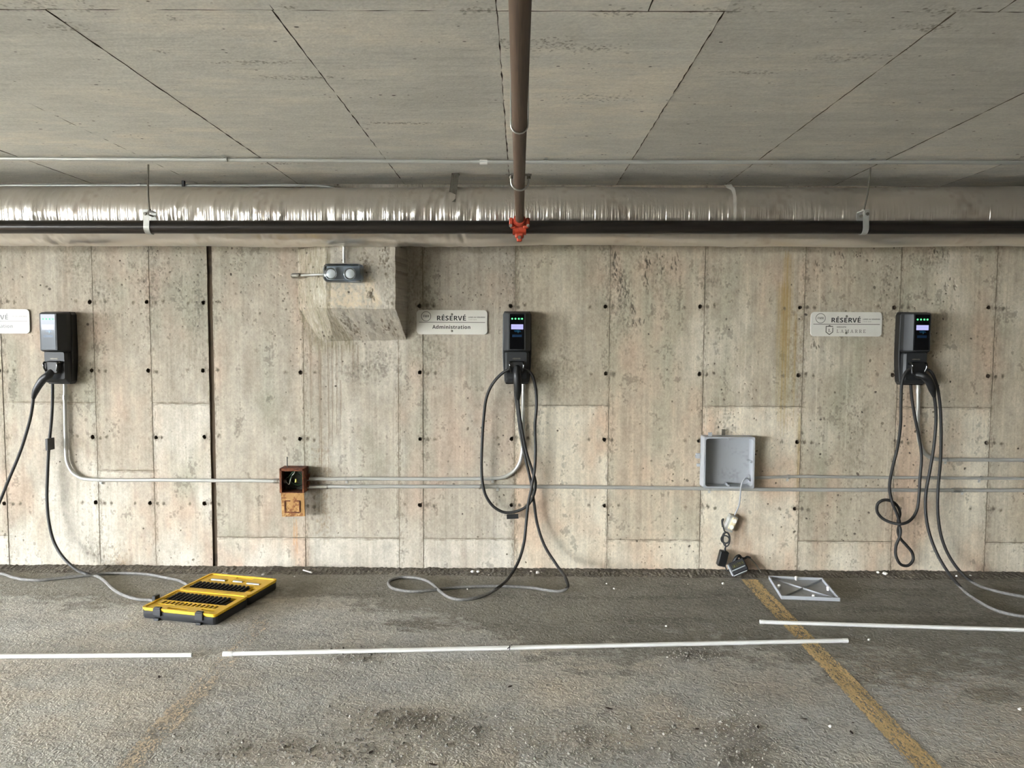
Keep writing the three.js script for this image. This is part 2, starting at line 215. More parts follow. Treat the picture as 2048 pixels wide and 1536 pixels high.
// ---------------------------------------------------------------- setting: wall
const wall = structure('wall_back');
M.core = std({ map: place(mottled(256, [120, 110, 94], [[96, 86, 72, 0.1, 0.6], [140, 130, 112, 0.4, 0.4]], [[40, 40, 0.7], [8, 8, 0.5]], 70), 0, 0, 1, 1), roughness: 0.95 });
M.jointFill = std({ map: mottled(128, [88, 75, 60], [[66, 55, 44, 0.2, 0.5]], [[20, 40, 0.7], [5, 5, 0.5]], 72), roughness: 0.9 });
mesh('wall_core', box(19.8, 2.9, 0.3, -1.7, 1.25, -0.15 - 0.045), M.core, wall);
function edgeWalk(a, b, R, j) {                              // slightly ragged edge from a to b
  const n = Math.max(2, Math.round(Math.hypot(b[0] - a[0], b[1] - a[1]) / 0.045)), out = [];
  const L = Math.hypot(b[0] - a[0], b[1] - a[1]), nx = -(b[1] - a[1]) / L, ny = (b[0] - a[0]) / L;
  for (let k = 0; k < n; k++) { const t = k / n, o = k ? (R() - 0.5) * 2 * j : 0; out.push([a[0] + (b[0] - a[0]) * t + nx * o, a[1] + (b[1] - a[1]) * t + ny * o]); }
  return out;
}
function panelShape(x0, x1, y0, y1, R, j, holes = []) {
  const pts = [...edgeWalk([x0, y0], [x1, y0], R, j), ...edgeWalk([x1, y0], [x1, y1], R, j), ...edgeWalk([x1, y1], [x0, y1], R, j), ...edgeWalk([x0, y1], [x0, y0], R, j)];
  const s = new THREE.Shape(pts.map((p) => new THREE.Vector2(...p)));
  for (const [hx, hy, r] of holes) { const p = new THREE.Path(); for (let k = 0; k <= 12; k++) { const a = -k / 12 * Math.PI * 2, q = r * (0.86 + R() * 0.28); k === 12 ? p.closePath() : p[k ? 'lineTo' : 'moveTo'](hx + Math.cos(a) * q, hy + Math.sin(a) * q); } s.holes.push(p); }
  return s;
}
{
  const R = rng(5), G = 0.0019, EXP = 0.0155;
  columns.forEach(([x0, x1, split], k) => {
    const gl = Math.abs(x0 - seams[3]) < 1e-6 ? EXP : G, gr = Math.abs(x1 - seams[3]) < 1e-6 ? EXP : G;
    const rows = split > 0 ? [[-0.03, split - 0.0015], [split + 0.0015, 2.5]] : [[-0.03, 2.5]];
    for (const [y0, y1] of rows) {
      const a = x0 + gl, b = x1 - gr, holes = [];
      for (const [hx, hy] of tieHoles) { const r = 0.0125 + R() * 0.002, px = Math.min(Math.max(hx, a + r + 0.004), b - r - 0.004); if (Math.abs(px - hx) < 0.014 && hx > a - 0.02 && hx < b + 0.0 && hy > y0 + r + 0.004 && hy < y1 - r - 0.004) holes.push([px, hy, r]); }
      const g = new THREE.ExtrudeGeometry(panelShape(a, b, y0, y1, R, 0.0013, holes), { depth: 0.044, bevelEnabled: false, curveSegments: 8 });
      g.translate(0, 0, -0.044 + (R() - 0.5) * 0.004);
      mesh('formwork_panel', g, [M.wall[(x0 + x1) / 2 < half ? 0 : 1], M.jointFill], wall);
    }
    if (split > 0) mesh('joint_filler', box(x1 - x0 - gl - gr, 0.02, 0.03, (x0 + gl + x1 - gr) / 2, split, -0.0195), M.core, wall);
    if (gr !== EXP) mesh('joint_filler', box(0.02, 2.6, 0.03, x1, 1.25, -0.0185), M.core, wall);
  });
  const e = new THREE.ExtrudeGeometry(new THREE.Shape(panelShape(seams[3] - 0.018, seams[3] + 0.018, -0.02, 2.5, R, 0.001).getPoints()), { depth: 0.03, bevelEnabled: false });
  e.translate(0, 0, -0.043); const f = mesh('expansion_joint', e, M.jointFill, wall); f.userData.label = 'dark brown filler strip in the wall joint';
}
// concrete bracket (haunch) projecting from the wall
{
  const D = 0.25, top = 2.068, q = structure('wall_bracket', [-1.0985, 1.5, 0]);
  const A = [-1.4295, 1.6995, 0], Fl = [-1.188, 1.6877, 0.25], Fr = [-0.7652, 1.6837, 0.25], Br = [-0.7302, 1.6934, 0], b1 = [-1.2906, 1.4826, 0], b2 = [-1.2037, 1.4862, 0], b3 = [-0.7373, 1.4951, 0];
  const up = (p, s = 0) => [p[0] + s, top, p[2]];
  const faces = [[up(Fl), Fl, Fr, up(Fr)], [up(A), A, Fl, up(Fl)], [up(Fr), Fr, Br, up(Br)], [Fl, b2, b3, Fr], [A, b1, b2, Fl], [Fr, b3, Br], [up(A), up(Fl), up(Fr), up(Br)]];
  const pos = [], uv = [], R = rng(8);
  const emit = (p) => { pos.push(...p); uv.push(p[0] + p[2] * 0.12, p[1]); };
  for (const f of faces) { if (f.length === 3) { f.forEach(emit); continue; }
    const N = 10, at = (u, v) => [0, 1, 2].map((k) => (f[0][k] * (1 - v) + f[1][k] * v) * (1 - u) + (f[3][k] * (1 - v) + f[2][k] * v) * u);
    for (let i = 0; i < N; i++) for (let j = 0; j < N; j++) { const a = at(i / N, j / N), b = at(i / N, (j + 1) / N), c = at((i + 1) / N, (j + 1) / N), d = at((i + 1) / N, j / N); [a, b, c, a, c, d].forEach(emit); } }
  const g = new THREE.BufferGeometry(); g.setAttribute('position', new THREE.Float32BufferAttribute(pos, 3)); g.setAttribute('uv', new THREE.Float32BufferAttribute(uv, 2));
  const p = g.attributes.position, seen = new Map();
  for (let i = 0; i < p.count; i++) { const key = [p.getX(i), p.getY(i), p.getZ(i)].map((v) => v.toFixed(4)).join(); if (!seen.has(key)) seen.set(key, [(R() - 0.5) * 0.005, (R() - 0.5) * 0.005, p.getZ(i) > 0.004 ? (R() - 0.5) * 0.005 : 0]); const o = seen.get(key); p.setXYZ(i, p.getX(i) + o[0], p.getY(i) + o[1], p.getZ(i) + o[2]); }
  g.computeVertexNormals(); part('bracket_body', g, M.wall[0], q);
}

// ---------------------------------------------------------------- setting: ceiling
const CK = 470, CW = 3.6, CD = 2.75;
const ceilMarks = [[-1.431, 2.5666, 60, 14], [-1.441, 2.4053, 40, 10], [-1.237, 2.2068, 8, 5], [-1.0695, 2.4749, 8, 6], [-0.6859, 2.5541, 10, 5], [-0.1275, 2.5405, 30, 6], [0.5868, 2.5448, 40, 10], [0.2878, 2.5258, 30, 8], [1.2374, 2.5487, 40, 10], [1.2614, 2.4234, 40, 8], [-0.8342, 1.9518, 60, 6], [-0.9662, 2.1056, 50, 5], [0.312, 1.7269, 60, 14], [0.1903, 2.2532, 60, 10], [0.827, 2.0202, 40, 6], [1.1245, 2.1704, 50, 8], [-0.5551, 1.3594, 80, 5], [0.0886, 2.2953, 40, 12], [-1.3582, 0.5565, 50, 5]];
function paintCeiling(side) {
  const w = Math.round(CW * CK), h = Math.round(CD * CK), x0 = side ? 0 : -CW, c = canvasOf(w, h), g = c.getContext('2d'), R = rng(820 + side);
  const blot = field(w, h, [[260, 160, 0.6], [110, 50, 0.45], [40, 18, 0.3]], 120 + side), wood = field(w, h, [[110, 5, 0.6], [60, 2, 0.5], [30, 9, 0.5]], 130 + side), fine = field(w, h, [[2, 2, 0.7], [5, 4, 0.6]], 140 + side), lane = field(w, h, [[300, 40, 0.7], [90, 16, 0.5]], 150 + side);
  const xs = [-2.74, -2.06, -1.42, -0.745, -0.078, 0.595, 1.278, 1.96, 2.64];
  paintPixels(c, (d) => { for (let y = 0, i = 0, p = 0; y < h; y++) for (let x = 0; x < w; x++, i++, p += 4) {
    const m = x0 + x / CK, k = xs.findIndex((q) => m < q), t = k === 5 ? 0.055 : ((k * 41) % 7 / 7 - 0.5) * 0.05;
    const warm = clamp(blot[i] * 1.1 + (k === 5 ? 0.35 : 0)), dk = clamp((lane[i] - 0.35) * 1.3);
    let r = 208, gg = 205, b = 196; r += (215 - r) * warm; gg += (208 - gg) * warm; b += (195 - b) * warm;
    const v = 1 + t + wood[i] * 0.022 + fine[i] * 0.045 - dk * 0.045 + blot[i] * 0.05 + lane[i] * 0.02; d[p] = r * v; d[p + 1] = gg * v; d[p + 2] = b * v; d[p + 3] = 255; } });
  const X = (x) => (x - x0) * CK, Y = (z) => (CD - z) * CK;
  for (let k = 0; k < 900; k++) { const l = 4 + R() * 26; g.fillStyle = `rgba(${R() < 0.6 ? '124,117,104' : '222,215,198'},${(0.10 + R() * 0.2).toFixed(2)})`; g.fillRect(R() * w, R() * h, l, 0.8 + R() * 2); }
  for (let k = 0; k < 420; k++) { const s = 0.7 + R() * R() * 2.2; g.fillStyle = `rgba(64,58,50,${(0.4 + R() * 0.5).toFixed(2)})`; g.beginPath(); g.ellipse(R() * w, R() * h, s * 1.5, s, 0, 0, 7); g.fill(); }
  for (const [x, z, rx, ry] of ceilMarks) for (let k = 0; k < rx * 1.5; k++) { const px = X(x) + (R() + R() - 1) * rx * 1.5, py = Y(z) + (R() + R() - 1) * ry * 2.2; g.fillStyle = `rgba(104,98,86,${(0.12 + R() * 0.3).toFixed(2)})`; g.beginPath(); g.ellipse(px, py, 1 + R() * 3, 0.8 + R() * 2, R() * 3, 0, 7); g.fill(); }
  const bw = Math.floor(w / 2), bh = Math.floor(h / 2), b = new Uint8Array(bw * bh); for (let y = 0; y < bh; y++) for (let x = 0; x < bw; x++) { const i = y * 2 * w + x * 2; b[y * bw + x] = clamp(128 + (wood[i] * 0.6 + fine[i] * 0.5 + lane[i] * 0.4) * 50, 0, 255); }
  const map = place(colorTexture(c), x0, 0, CW, CD), bump = place(heightTexture(b, bw, bh), x0, 0, CW, CD);
  return std({ map, bumpMap: bump, bumpScale: 0.003, roughness: 0.95 });
}
M.ceil = [paintCeiling(0), paintCeiling(1)];
{
  const ceiling = structure('ceiling'), R = rng(33), G = 0.0017;
  mesh('ceiling_slab', box(19.8, 0.25, 18.6, -1.7, CEIL + 0.17, 8.8), M.core, ceiling);
  const near = [-11.55, -10, -8.7, -6.75, -4.8, -3.42, -2.74, -2.06, -1.42, -0.745, -0.078, 0.595, 1.278, 1.96, 2.64, 3.3, 5, 8], far = [-11.55, -10, -8, -6, -3.6, -2.2, -0.74, -0.078, 0.37, 1.4, 2.3, 4, 8], zc = 2.535;
  const put = (xs, z0, z1) => xs.slice(1).forEach((x1, k) => { const x0 = xs[k], g = new THREE.ExtrudeGeometry(panelShape(x0 + G, x1 - G, z0 + G, z1 - G, R, 0.0024), { depth: 0.045, bevelEnabled: false }); g.rotateX(Math.PI / 2); g.translate(0, CEIL + 0.045 + (R() - 0.5) * 0.0024, 0); mesh('ceiling_panel', g, [M.ceil[(x0 + x1) / 2 < 0 ? 0 : 1], M.jointFill], ceiling); });
  put(near, -0.02, zc); put(far, zc, 8.0); put([-11.55, -9, -6, -2, 3, 8], 8.0, 17.9);
  mesh('joint_filler', box(19.8, 0.03, 18, -1.7, CEIL + 0.0235, 8.9), M.jointFill, ceiling);
}

// ---------------------------------------------------------------- setting: floor
const FK = 560, FW = 3.6, FD = 2.5;
const dust = [[-1.9283, 1.9636, 0.5, 0.3, 1], [-1.8533, 1.7552, 0.34, 0.2, 1], [-2.4302, 1.3095, 0.3, 0.2, 1], [-0.3017, 2.0494, 0.5, 0.24, 1], [-0.8113, 1.7812, 0.3, 0.2, 1], [0.4, 2.0738, 0.3, 0.2, 1], [-0.0761, 1.9332, 0.4, 0.2, 1], [-1.784, 1.2974, 0.4, 0.2, 1], [0.8955, 1.9935, 0.35, 0.2, 1]];
const scuffs = [[-2.7226, 0.6669, 0.1, 0.03, 1], [-2.5988, 0.54, 0.16, 0.03, 1], [0.3222, 0.5202, 0.4, 0.04, 1], [0.9084, 0.5077, 0.3, 0.03, 1], [2.3029, 0.3468, 0.35, 0.05, 1], [2.4377, 0.4323, 0.2, 0.03, 1], [-0.3676, 0.9539, 0.5, 0.08, 1], [0.7015, 0.8624, 0.5, 0.06, 1], [1.2141, 0.4585, 0.3, 0.05, 1], [1.992, 0.6873, 0.5, 0.06, 1], [-1.554, 0.4304, 0.16, 0.05, 1], [-0.9979, 0.5058, 0.3, 0.05, 1], [2.4395, 0.8276, 0.4, 0.05, 1]];
const earth = [[1.8662, 1.646, 0.5, 0.3, 1], [1.825, 2.0512, 0.3, 0.2, 1], [1.609, 1.4547, 0.3, 0.2, 1], [0.5798, 1.9225, 0.2, 0.12, 1], [-2.2368, 0.616, 0.16, 0.05, 1]];
function paintFloor(side) {
  const w = Math.round(FW * FK), h = Math.round(FD * FK), x0 = side ? 0 : -FW, c = canvasOf(w, h), g = c.getContext('2d'), R = rng(900 + side);
  const big = field(w, h, [[420, 260, 0.6], [150, 90, 0.5], [60, 40, 0.35]], 220 + side), tint = field(w, h, [[300, 200, 0.7], [90, 60, 0.5]], 230 + side), stone = field(w, h, [[3, 3, 0.8], [6, 6, 0.8], [12, 12, 0.5]], 240 + side), fine = field(w, h, [[1.6, 1.6, 0.9]], 250 + side), mid = field(w, h, [[26, 20, 0.7], [12, 10, 0.5]], 260 + side);
  const wx = field(w, h, [[14, 14, 5], [5, 5, 2.5]], 270 + side), wy = field(w, h, [[14, 14, 5], [5, 5, 2.5]], 280 + side), raw = stone.slice();
  for (let y = 0, i = 0; y < h; y++) for (let x = 0; x < w; x++, i++) stone[i] = raw[clamp(y + Math.round(wy[i]), 0, h - 1) * w + clamp(x + Math.round(wx[i]), 0, w - 1)];
  paintPixels(c, (d) => { for (let i = 0, p = 0; i < w * h; i++, p += 4) {
    let r = 184, gg = 180, b = 171; const warm = clamp(tint[i] * 0.9), cool = clamp(-tint[i] * 0.9);
    r += (191 - r) * warm; gg += (180 - gg) * warm; b += (164 - b) * warm; r += (181 - r) * cool; gg += (180 - gg) * cool; b += (176 - b) * cool;
    const z = FD - Math.floor(i / w) / FK, m0 = x0 + (i % w) / FK, wallward = clamp((big[i] * 0.55 + mid[i] * 0.25 + 1.25 + clamp(m0 * 0.5, -0.5, 0.3) - z) * 3.2);   // asphalt darker towards the wall, in ragged patches
    r += (136 - r) * wallward; gg += (132 - gg) * wallward; b += (122 - b) * wallward;
    const v = 1 + big[i] * 0.09 + stone[i] * 0.085 + fine[i] * 0.07 + mid[i] * 0.05 - 0.22 * clamp((stone[i] * 0.7 + mid[i] * 0.5 - 0.75) * 2);
    d[p] = r * v; d[p + 1] = gg * v; d[p + 2] = b * v; d[p + 3] = 255; } });
  const X = (x) => (x - x0) * FK, Y = (z) => (FD - z) * FK;
  const scatter = (list, col, a, n, s0, s1) => { for (const [x, z, rx, rz] of list) for (let k = 0; k < n * rx * rz * 100; k++) { const u = R() * 6.283, q = Math.sqrt(-2 * Math.log(R() + 1e-6)) * 0.55; g.fillStyle = `rgba(${col},${(a * (0.3 + R())).toFixed(3)})`; g.beginPath(); g.ellipse(X(x) + Math.cos(u) * q * rx * FK, Y(z) + Math.sin(u) * q * rz * FK, s0 + R() * s1, (s0 + R() * s1) * 0.7, 0, 0, 7); g.fill(); } };
  scatter(dust, '206,199,184', 0.13, 160, 1.5, 6); scatter(earth, '172,150,124', 0.13, 160, 1.5, 6); scatter(scuffs, '74,68,60', 0.14, 340, 1.5, 6);
  for (let k = 0; k < 5200; k++) { const s = 0.8 + R() * R() * 3.2; g.fillStyle = R() < 0.55 ? `rgba(70,64,56,${(0.25 + R() * 0.5).toFixed(2)})` : `rgba(${R() < 0.5 ? '196,188,170' : '170,160,142'},${(0.25 + R() * 0.5).toFixed(2)})`; g.beginPath(); g.ellipse(R() * w, R() * h, s, s * 0.8, R() * 3, 0, 7); g.fill(); }
  const b = new Uint8Array(w * h); for (let i = 0; i < b.length; i++) b[i] = clamp(128 + (stone[i] * 0.9 + fine[i] * 0.5 + mid[i] * 0.6) * 46, 0, 255);
  const map = place(colorTexture(c), x0, 0, FW, FD), bump = place(heightTexture(b, w, h), x0, 0, FW, FD);
  return std({ map, bumpMap: bump, bumpScale: 0.0048, roughness: 0.95 });
}
M.floor = [paintFloor(0), paintFloor(1)];
{
  const floor = structure('floor');
  [[-11.7, 0], [0, 8]].forEach(([a, b], k) => { const g = new THREE.BoxGeometry(b - a, 0.2, 18.1).translate((a + b) / 2, -0.1, 8.75), p = g.attributes.position, uv = g.attributes.uv; for (let i = 0; i < p.count; i++) uv.setXY(i, p.getX(i), p.getZ(i)); mesh('floor_slab', g, M.floor[k], floor); });
  // ragged asphalt fillet packed against the foot of the wall
  const R = rng(61), nx = 2200, nz = 22, x0 = -4.4, x1 = 4.4, f = field(nx + 1, nz + 1, [[60, 30, 0.5], [14, 10, 0.5], [3, 3, 0.8]], 62), e = field(nx + 1, 2, [[90, 9, 0.6], [20, 9, 0.5], [4, 9, 0.7]], 63), g = new THREE.PlaneGeometry(1, 1, nx, nz), p = g.attributes.position, uv = g.attributes.uv;
  for (let j = 0; j <= nz; j++) for (let i = 0; i <= nx; i++) { const n = j * (nx + 1) + i, t = j / nz, q = f[n], wdt = 0.15 + e[i] * 0.02, prof = Math.pow(1 - t, 1.5); p.setXYZ(n, x0 + (x1 - x0) * i / nx, Math.max(-0.004, prof * (0.011 + e[i] * 0.004) + (q + 0.25) * 0.0036 * Math.min(1, (1 - t) * 3) - (t > 0.93 ? 0.004 : 0)), 0.0025 + t * wdt); uv.setXY(n, x0 + (x1 - x0) * i / nx, t * wdt); }
  g.computeVertexNormals();
  M.fillet = std({ map: place(mottled(512, [104, 98, 88], [[80, 75, 67, 0.0, 0.6], [134, 126, 112, 0.45, 0.4]], [[40, 24, 0.6], [9, 8, 0.6], [3, 3, 0.6]], 74), 0, 0, 0.8, 0.8), bumpMap: place(fineGrain.clone(), 0, 0, 0.3, 0.3), bumpScale: 0.004, roughness: 0.97 });
  mesh('asphalt_fillet', g, M.fillet, floor);
}
// painted bay lines
function bayLine(name, edge0, edge1, z0, z1, cover, col, seed) {
  const w = 128, h = 1024, f = field(w, h, [[30, 60, 0.5], [8, 8, 0.6], [3, 2.5, 1.0]], seed), tone = field(w, h, [[40, 80, 0.6], [6, 6, 0.6], [2, 2, 0.5]], seed + 1), c = canvasOf(w, h), a = new Uint8Array(w * h);
  paintPixels(c, (d) => { for (let i = 0, p = 0; i < w * h; i++, p += 4) { const v = 1 + tone[i] * 0.13, q = clamp((f[i] + 0.1) * 0.8) * 0.5; d[p] = (col[0] + (140 - col[0]) * q) * v; d[p + 1] = (col[1] + (128 - col[1]) * q) * v; d[p + 2] = (col[2] + (110 - col[2]) * q) * v; d[p + 3] = 255; } });
  for (let y = 0; y < h; y++) for (let x = 0; x < w; x++) { const e = Math.min(x, w - 1 - x) / 14, t = y / h; a[y * w + x] = clamp((cover(t) + Math.min(0, e - 1) * 0.7 - f[y * w + x]) * 6) * 255; }
  const g = new THREE.PlaneGeometry(1, 1, 1, 30), p = g.attributes.position;
  for (let i = 0; i < p.count; i++) { const v = g.attributes.uv.getY(i), u = g.attributes.uv.getX(i), z = z0 + (z1 - z0) * (1 - v); const t = (z - edge0[2]) / (edge1[2] - edge0[2]); p.setXYZ(i, edge0[0] + (edge1[0] - edge0[0]) * t + (edge0[1] + (edge1[1] - edge0[1]) * t) * (u - 0.5), 0.0016, z); }
  g.computeVertexNormals();
  const alphaMap = heightTexture(a, w, h), bumpMap = place(fineGrain.clone(), 0, 0, 1, 1); bumpMap.repeat.set(3, 40);
  const m = mesh(name, g, std({ map: colorTexture(c), alphaMap, transparent: true, roughness: 0.85, bumpMap, bumpScale: 0.003 }), scene); m.userData = { kind: 'structure' }; return m;
}
const lineA = [1.4434, 0, 0.1586], lineB = [1.4477, 0, 2.2424], lineC = [-1.377, 0, 2.2855], lineD = [-1.3738, 0, 1.5588];
bayLine('road_marking_1', [lineA[0], 0.105, lineA[2]], [lineB[0], 0.105, lineB[2]], lineA[2] + 0.01, 2.7, (t) => 0.62 - 0.28 * Math.exp(-Math.pow((t - 0.28) * 7, 2)), [216, 186, 130], 300);
bayLine('road_marking_2', [lineD[0], 0.12, lineD[2]], [lineC[0], 0.12, lineC[2]], 0.9, 2.7, (t) => -0.5 + 0.5 * clamp((t - 0.15) * 2.2), [206, 188, 160], 310);

// ---------------------------------------------------------------- setting: the rest of the garage, outside the frame
M.plainConcrete = std({ map: place(mottled(512, [196, 188, 170], [[178, 170, 152, 0.1, 0.6], [206, 198, 180, 0.4, 0.4]], [[120, 160, 0.6], [30, 40, 0.5], [4, 4, 0.3]], 76), 0, 0, 2, 2), roughness: 0.93 });
M.farConcrete = std({ map: place(mottled(256, [128, 120, 106], [[110, 103, 90, 0.1, 0.6], [146, 138, 122, 0.4, 0.4]], [[60, 80, 0.6], [16, 20, 0.5], [3, 3, 0.3]], 98), 0, 0, 2, 2), roughness: 0.93 });
M.paleRender = std({ map: place(mottled(128, [206, 208, 208], [[190, 192, 192, 0.2, 0.6]], [[30, 30, 0.7], [5, 5, 0.5]], 96), 0, 0, 2, 2), roughness: 0.9 });
const planar = (g, a, b) => { const p = g.attributes.position, uv = g.attributes.uv, q = [p.array]; for (let i = 0; i < p.count; i++) uv.setXY(i, p.array[i * 3 + a], p.array[i * 3 + b]); return g; };
{
  const l = structure('wall_left');
  mesh('wall_section', planar(box(0.3, 2.8, DAY.z0 + 0.3, DAY.x - 0.15, 1.25, DAY.z0 / 2 - 0.15), 2, 1), M.plainConcrete, l);
  mesh('opening_beam', planar(box(0.3, 0.3, DAY.z1 - DAY.z0, DAY.x - 0.15, DAY.y1 + 0.15, (DAY.z0 + DAY.z1) / 2), 2, 1), M.plainConcrete, l);
  mesh('wall_section', planar(box(0.3, 2.8, 17.9 - DAY.z1, DAY.x - 0.15, 1.25, (17.9 + DAY.z1) / 2), 2, 1), M.plainConcrete, l);
  mesh('side_wall', planar(box(0.3, 2.8, 18.4, 8.0, 1.25, 8.75), 2, 1), M.farConcrete, structure('wall_right'));
  mesh('rear_wall', planar(box(19.8, 2.8, 0.3, -1.7, 1.25, 17.75), 0, 1), M.farConcrete, structure('wall_front'));
  mesh('boundary_wall', planar(box(0.3, 1.9, 70, -31, 0.93, 16), 2, 1), M.paleRender, structure('wall_outside'));
  M.outsideGround = std({ map: place(mottled(256, [138, 135, 126], [[116, 112, 104, 0.1, 0.6], [158, 154, 144, 0.4, 0.4]], [[60, 60, 0.7], [10, 10, 0.5], [3, 3, 0.4]], 99), 0, 0, 2, 2), roughness: 0.95 });
  mesh('ground_outside', planar(box(60, 0.2, 80, DAY.x - 30.3, -0.12, 6), 0, 2), M.outsideGround, structure('ground_outside'));
}

// ---------------------------------------------------------------- overhead: foil-wrapped duct, black pipe, brown branch pipe
function foilBump() {                                         // crinkles pressed into the foil: fine ribs low on the front, flatter elsewhere
  const w = 2048, h = 512, ribs = field(w, h, [[9, 120, 0.9], [4.5, 70, 0.7], [20, 60, 0.5]], 330), crink = field(w, h, [[26, 22, 0.7], [11, 9, 0.6], [5, 5, 0.4]], 331), where = field(w, h, [[240, 200, 0.8], [90, 60, 0.5]], 332), d = new Uint8Array(w * h);
  for (let y = 0, i = 0; y < h; y++) for (let x = 0; x < w; x++, i++) { const v = 1 - y / h, low = Math.exp(-Math.pow((v - 0.27) / 0.05, 2)), z = clamp(where[i] * 0.9 + 0.25); d[i] = clamp(128 + ribs[i] * 62 * (low + 0.04) + Math.sign(crink[i]) * Math.pow(Math.abs(crink[i]), 1.4) * 64 * z * (0.55 + 0.3 * low), 0, 255); }
  const t = heightTexture(d, w, h); t.wrapS = THREE.MirroredRepeatWrapping; t.wrapT = THREE.RepeatWrapping; t.repeat.set(1 / 2.4, 1); return t;
}
const ductA = [-3.1227, 2.2182, 0.3], ductB = [2.977, 2.2438, 0.3];
{
  M.foil = std({ map: mottled(256, [226, 220, 212], [[206, 196, 186, 0.3, 0.5]], [[60, 60, 0.7], [8, 8, 0.4]], 78), metalness: 0.92, roughness: 0.3, bumpMap: foilBump(), bumpScale: 0.0062 });
  const t = thing('insulated_duct', 'large silver foil-wrapped insulated pipe running under the ceiling along the whole wall', 'pipe', [-0.06, 2.22, 0.3]);
  const zones = [[-2.75, 0.18, 1.3], [-1.95, 0.32, 1.0], [-1.5, 0.2, 0.9], [-1.02, 0.25, 0.7], [-0.52, 0.26, 1.2], [-0.3, 0.16, 0.9], [1.2, 0.12, 0.8], [-3.2, 0.25, 1.2], [2.55, 0.12, 0.6]];
  const cuts = [[-11.2, -3.12, 0.171], [-3.13, -1.60, 0.1735], [-1.61, 0.10, 0.1720], [0.09, 1.225, 0.1700], [1.215, 6, 0.1735]];
  const W = 3460, H = 96, x0 = -11.2, L = 17.3, rib = field(W, H, [[2.2, 40, 1], [4, 24, 0.6]], 320), lump = field(W, H, [[50, 30, 0.8], [22, 18, 0.6]], 321), wr = field(W, H, [[9, 9, 0.9], [5, 5, 0.7]], 322), slide = field(W, H, [[120, 50, 1]], 323);
  for (const [a, b, r0] of cuts) {
    const nx = Math.round((b - a) * 200), nt = 72, g = new THREE.CylinderGeometry(1, 1, 1, nt, nx, true), p = g.attributes.position;
    for (let i = 0; i <= nx; i++) for (let j = 0; j <= nt; j++) {
      const n = i * (nt + 1) + j, x = a + (b - a) * i / nx, th = j / nt * Math.PI * 2, u = clamp(Math.round((x - x0) / L * W), 0, W - 1), v = (q) => ((Math.round(j / nt * H + q) % H) + H) % H;
      let z = 0; for (const [c, s, k] of zones) z += k * Math.exp(-Math.pow((x - c) / s, 2));
      const front = 0.35 + 0.65 * Math.max(0, Math.sin(th)), lf = lump[v(0) * W + u], sl = Math.round(slide[v(0) * W + u] * 14 + Math.sin(th) * 9), uu = clamp(u + sl, 0, W - 1);
      const crest = Math.pow(Math.abs(wr[v(0) * W + uu]), 1.5) * Math.sign(wr[v(0) * W + uu]);
      const lower = Math.exp(-Math.pow((th - 1.75) / 0.5, 2));       // crinkled most where the jacket was pressed, low on the front
      const r = r0 + lf * 0.0022 + rib[v(0) * W + u] * (0.0002 + 0.0011 * lower) * front + crest * z * 0.0058 * front;
      const sag = 0.0035 * Math.sin(x * 2.1 + 1) + 0.002 * Math.sin(x * 5.3), k = (x - ductA[0]) / (ductB[0] - ductA[0]);
      p.setXYZ(n, x, ductA[1] + (ductB[1] - ductA[1]) * k + sag + Math.cos(th) * r, 0.3 + Math.sin(th) * r);
    }
    for (let i = 0; i <= nx; i++) for (let j = 0; j <= nt; j++) g.attributes.uv.setXY(i * (nt + 1) + j, a + (b - a) * i / nx, j / nt);
    const idx = g.index.array; for (let i = 0; i < idx.length; i += 3) { const q = idx[i]; idx[i] = idx[i + 1]; idx[i + 1] = q; }
    g.computeVertexNormals(); part('foil_jacket', g, M.foil, t);
  }
  // torn tape end at one seam
  const R = rng(91), tp = []; for (let k = 0; k < 16; k++) { const a = 0.25 + k * 0.11; for (let j = 0; j < 2; j++) tp.push([1.215 + (j - 0.5) * (0.018 + (k < 5 ? 0.05 * (1 - j) : 0)) + (R() - 0.5) * 0.006, ductB[1] + Math.cos(a) * (0.178 + R() * 0.006), 0.3 + Math.sin(a) * (0.178 + R() * 0.006)]); }
  const tg = new THREE.BufferGeometry(); tg.setAttribute('position', new THREE.Float32BufferAttribute(tp.flat(), 3)); const ti = []; for (let k = 0; k < 15; k++) { const a = k * 2; ti.push(a, a + 2, a + 1, a + 1, a + 2, a + 3); } tg.setIndex(ti); tg.setAttribute('uv', new THREE.Float32BufferAttribute(tp.flatMap((q) => [q[0], q[1]]), 2)); tg.computeVertexNormals();
  const tape = part('foil_tape', tg, new THREE.MeshStandardMaterial({ color: 0xe8e4dc, metalness: 0.5, roughness: 0.35, side: THREE.DoubleSide, bumpMap: rough(softGrain, 1), bumpScale: 0.001 }), t); tape.userData.label = 'torn foil tape end';
}
const pipeA = [-2.9314, 2.1191, 0.58], pipeB = [2.7953, 2.1409, 0.58], pipeAt = (x) => pipeA[1] + (pipeB[1] - pipeA[1]) * (x - pipeA[0]) / (pipeB[0] - pipeA[0]);
{
  M.blackPipe = std({ map: mottled(256, [40, 35, 31], [[28, 25, 23, 0.1, 0.5], [62, 50, 40, 0.5, 0.4]], [[60, 20, 0.7], [10, 10, 0.5], [3, 3, 0.4]], 80), roughness: 0.3, metalness: 0.3 });
  const t = thing('fire_main_pipe', 'long black steel sprinkler main hung in front of the foil-wrapped pipe', 'pipe', [0, pipeAt(0), 0.58]);
  part('pipe_run', tube([[-11.2, pipeAt(-11.2), 0.58], [-2, pipeAt(-2), 0.58], [2, pipeAt(2), 0.58], [6, pipeAt(6), 0.58]], 0.0365, 80, 40), M.blackPipe, t);
}
